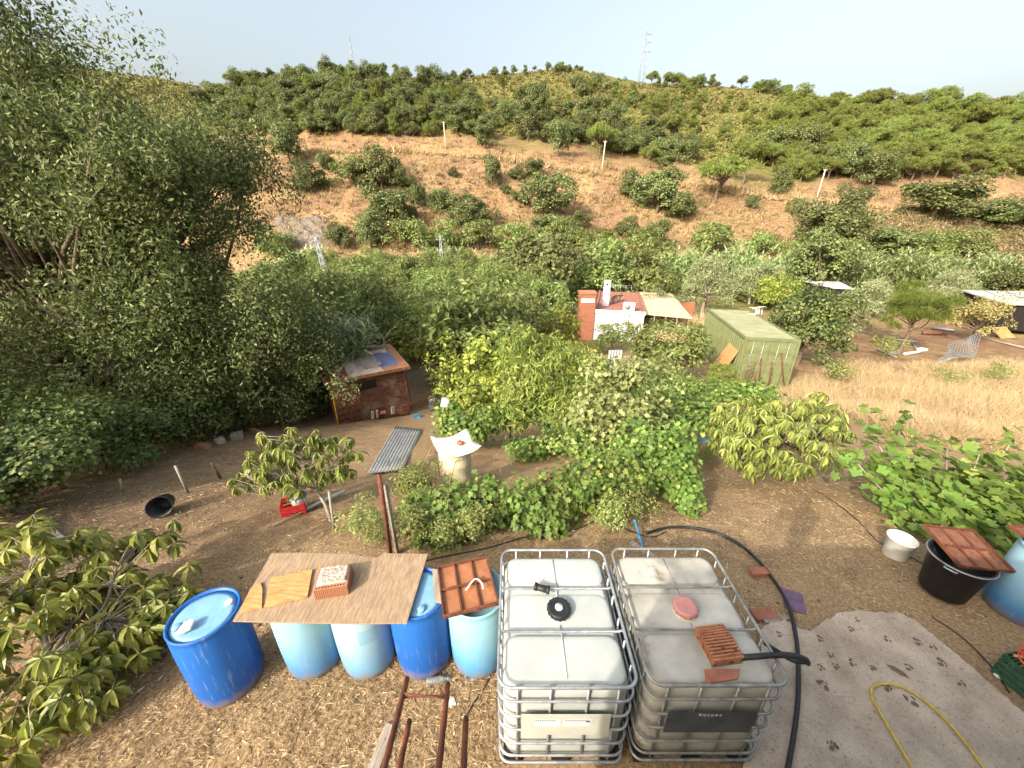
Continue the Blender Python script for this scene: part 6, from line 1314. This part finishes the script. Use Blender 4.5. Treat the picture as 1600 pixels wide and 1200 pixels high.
for px0, py0, px1, py1, m, r, lab in [(1388, 530, 1432, 536, M_GALV, .06, 'grey pipe lying left of the wire mesh heap'), (1412, 555, 1440, 552, M_STONE, .09, 'white plank in the scrap by the wire mesh heap'), (1424, 535, 1434, 552, M_WOODG, .05, 'grey timber leaning in the scrap heap'), (1525, 527, 1600, 545, M_WOODG, .06, 'long pale pole lying right of the wire mesh heap'), (1370, 548, 1400, 560, M_WOODG, .05, 'grey stick lying left in the scrap heap'), (1300, 528, 1324, 545, M_OSB, .04, 'orange stick leaning right of the carob tree'), (1455, 515, 1490, 520, M_GALV, .12, 'grey sheet strip under the bright pine'), (1440, 523, 1478, 525, M_RUSTB, .16, 'reddish beam stack piece under the bright pine')]:
    post('scrap_bar', lab, 'scrap', gp(px0, py0, r), gp(px1, py1, r * 1.5), r, m)
for px, py, dz_, m, lab in [(1516, 488, (.9, .6, .9), M_WALLW, 'white appliance standing behind the brownish bush'), (1440, 548, (.6, .4, .15), M_STONE, 'white slab in the scrap heap'), (1400, 552, (.8, .3, .1), M_GALV, 'crumpled grey sheet in the scrap heap')]: rect_at('scrap_piece', lab, 'scrap', px, py, dz_, .4, m, .02)
p = gp(1575, 528); tag(MB().box((0, 0, .5), (1.5, .05, 1.1)).build('leaning_board', M_OSB, None, p, (-.9, 0, .2), .004), 'orange board leaning at the right edge behind the dry grass', 'board')
# ------------------------------------------------------------------ poles and pylons
M_POLE = plain('pole_wood', srgb(176, 162, 140), srgb(204, 194, 174), 3, .85, 0, .1)
for bx_, by_, tx, ty, lab in [(408, 236, 396, 185, 'leaning pale utility pole at the left end of the dirt road'), (697, 236, 693, 190, 'pale utility pole second along the dirt road'), (940, 270, 946, 220, 'pale utility pole beside the tall light green pine'), (1275, 314, 1290, 264, 'strongly leaning pale utility pole above the thicket')]:
    p = gp(bx_, by_); q = at(tx, ty, p.y); o_ = thing('utility_pole', lab, 'pole', p); MB().tube([(0, 0, -.5), q - p], [.17, .12], 8).build('shaft', M_POLE, o_); MB().box((q - p) * .97, (.9, .1, .1)).build('crossarm', M_POLE, o_)
def lattice(label, base, h, w, mat, arms=(), name='lattice_pole', r=.05, secs=8, cat='pylon', tilt=0.0):
    o = thing(name, label, cat, base, (0, tilt, 0)); c = [(-1, -1), (1, -1), (1, 1), (-1, 1)]
    for sx, sy in c: MB().tube([(sx * w, sy * w, -.5), (sx * w * .25, sy * w * .25, h)], r, 4).build('leg', mat, o)
    for k in range(secs):
        z0_, z1_ = h * k / secs, h * (k + 1) / secs; f0, f1 = w * (1 - .75 * k / secs), w * (1 - .75 * (k + 1) / secs)
        for i in range(4):
            a_, b_ = c[i], c[(i + 1) % 4]; MB().tube([(a_[0] * f0, a_[1] * f0, z0_), (b_[0] * f1, b_[1] * f1, z1_)], r * .6, 4).build('brace', mat, o)
    for z_, l_ in arms:
        MB().tube([(-l_, 0, z_), (0, 0, z_ + .6), (l_, 0, z_)], r * .9, 4).build('arm', mat, o); MB().tube([(-l_, 0, z_), (l_, 0, z_)], r * .7, 4).build('arm', mat, o)
    return o
M_STEEL = plain('hazed_steel', srgb(150, 156, 162), srgb(172, 178, 184), 3, .6, .4, .05)  # steel paled evenly, the distance haze put into its colour
xx = onY(1003, 300) * 0 + float(upx(1003, 120)) * 300; lattice('tall lattice power pylon on the skyline', (xx, 300, gz(xx, 300) - 1), 29, 1.8, M_STEEL, ((17, 4), (21.5, 3.6), (25.5, 3)), 'power_pylon', .1, 9)
xx = float(upx(551, 98)) * 178; lattice('thin mast on the left hump of the ridge', (xx, 178, gz(xx, 178)), 11.5, .5, M_STEEL, (), 'mast', .07, 6)
p = at(514, 428, 44); lattice('leaning lattice power pole at the left of the orchard', (p.x, 44, gz(p.x, 44)), 7.6, .35, M_STEEL, ((7.2, .8),), 'lattice_pole', .035, 9, tilt=-.1)
p = at(690, 402, 56); lattice('distant lattice power pole behind the orchard', (p.x, 56, gz(p.x, 56)), 7.0, .32, M_STEEL, ((6.6, .7),), 'lattice_pole', .035, 9)
# grey rock face on the slope
rk = NT('rock'); P_ = rk.pos(); rcx_ = rk.ramp(rk.noise(1.1, 8, .75, P_, .8), [(.3, srgb(92, 84, 76)), (.55, srgb(136, 124, 110)), (.75, srgb(160, 146, 128))]); M_ROCK = rk.done(rk.pbsdf(rcx_, .95, 0, rk.bump(rk.noise(1.4, 8, .8, P_, .8), 1.0, .5), .1))
V = []; nn = 26
for j in range(nn + 1):
    for i in range(nn + 1):
        px = 432 + 88 * i / nn + 14 * (j / nn) - 10; py = 336 + 54 * j / nn; e = min(i, nn - i, j, nn - j) / nn
        q = gp(px, py); V.append((q.x, q.y - .2, q.z - .5 + min(e * 6, 1) * (.9 + .9 * float(fbm(np.array([px / 11.]), np.array([py / 9.]), 4)[0]))))
F = [(j * (nn + 1) + i, j * (nn + 1) + i + 1, (j + 1) * (nn + 1) + i + 1, (j + 1) * (nn + 1) + i) for j in range(nn) for i in range(nn)]
tag(link('rock_face', mesh_np('rock_face', V, F, M_ROCK)), 'grey rock outcrop on the dry slope', kind='structure')
# ------------------------------------------------------------------ the house the picture is taken from: its terrace shades the tanks
th_ = thing('terrace_house', 'house with a raised terrace on which the photographer stands', 'house', (4.1, -3, 0))
M_RENDER = plain('cream_render', srgb(196, 186, 168), srgb(216, 208, 192), 3, .9, 0, .2)
MB().box((0, -.2, .9), (9.7, 6.5, 3.0)).build('storey', M_RENDER, th_); MB().box((0, 3.02, 2.83), (9.7, .15, .84)).build('parapet', M_RENDER, th_)
MB().box((-4.78, -.2, 2.7), (.14, 6.3, .8)).build('parapet', M_RENDER, th_)
# the photographer, phone raised, whose shadow falls on the soil
def photographer():
    J = {'pel': (0, -.42, 3.6), 'wai': (0, -.42, 3.8), 'che': (0, -.42, 4.1), 'nek': (0, -.42, 4.32), 'hea': (0, -.40, 4.44), 'top': (0, -.41, 4.56)}
    E = [('pel', 'wai'), ('wai', 'che'), ('che', 'nek'), ('nek', 'hea'), ('hea', 'top')]; Rr = {'pel': (.15, .12), 'wai': (.13, .1), 'che': (.16, .12), 'nek': (.06, .06), 'hea': (.085, .1), 'top': (.06, .07)}
    for s, n in ((-1, 'l'), (1, 'r')):
        for k, p_, r_ in (('sho', (s * .19, -.42, 4.22), .06), ('elb', (s * .36, -.3, 3.98), .045), ('wri', (s * .12, -.14, 4.06), .032), ('han', (s * .07, -.09, 4.08), .035), ('hip', (s * .1, -.42, 3.5), .09), ('kne', (s * .11, -.41, 3.0), .06), ('ank', (s * .12, -.43, 2.48), .042), ('toe', (s * .13, -.29, 2.44), .035)):
            J[k + n] = p_; Rr[k + n] = (r_, r_)
        E += [('che', 'sho' + n), ('sho' + n, 'elb' + n), ('elb' + n, 'wri' + n), ('wri' + n, 'han' + n), ('pel', 'hip' + n), ('hip' + n, 'kne' + n), ('kne' + n, 'ank' + n), ('ank' + n, 'toe' + n)]
        for i in range(4):
            J['f%d' % i + n] = (s * (.075 - .0), -.05 + .004 * i, 4.12 + .02 * i - .03); Rr['f%d' % i + n] = (.009, .009); E.append(('han' + n, 'f%d' % i + n))
        J['th' + n] = (s * .035, -.11, 4.1); Rr['th' + n] = (.01, .01); E.append(('han' + n, 'th' + n))
    ks = list(J); me = bpy.data.meshes.new('person'); me.from_pydata([J[k] for k in ks], [(ks.index(a), ks.index(b)) for a, b in E], []); me.materials.append(plain('clothes', srgb(70, 80, 100), srgb(90, 100, 120), 6, .9))
    o = link('person', me); sk = o.modifiers.new('skin', 'SKIN')
    for i, k in enumerate(ks): me.skin_vertices[0].data[i].radius = Rr[k]; me.skin_vertices[0].data[i].use_root = (k == 'pel')
    o.modifiers.new('sub', 'SUBSURF').levels = 1; o.modifiers['sub'].render_levels = 1
    tag(o, 'person in dark clothes holding up a phone on the terrace', 'person')
    ph = tag(MB().box((0, 0, 0), (.15, .009, .075)).build('phone', M_BLACKP, None, (0.02, -.075, 4.17), None, .003), 'black phone in the hands of the person on the terrace', 'phone')
photographer()
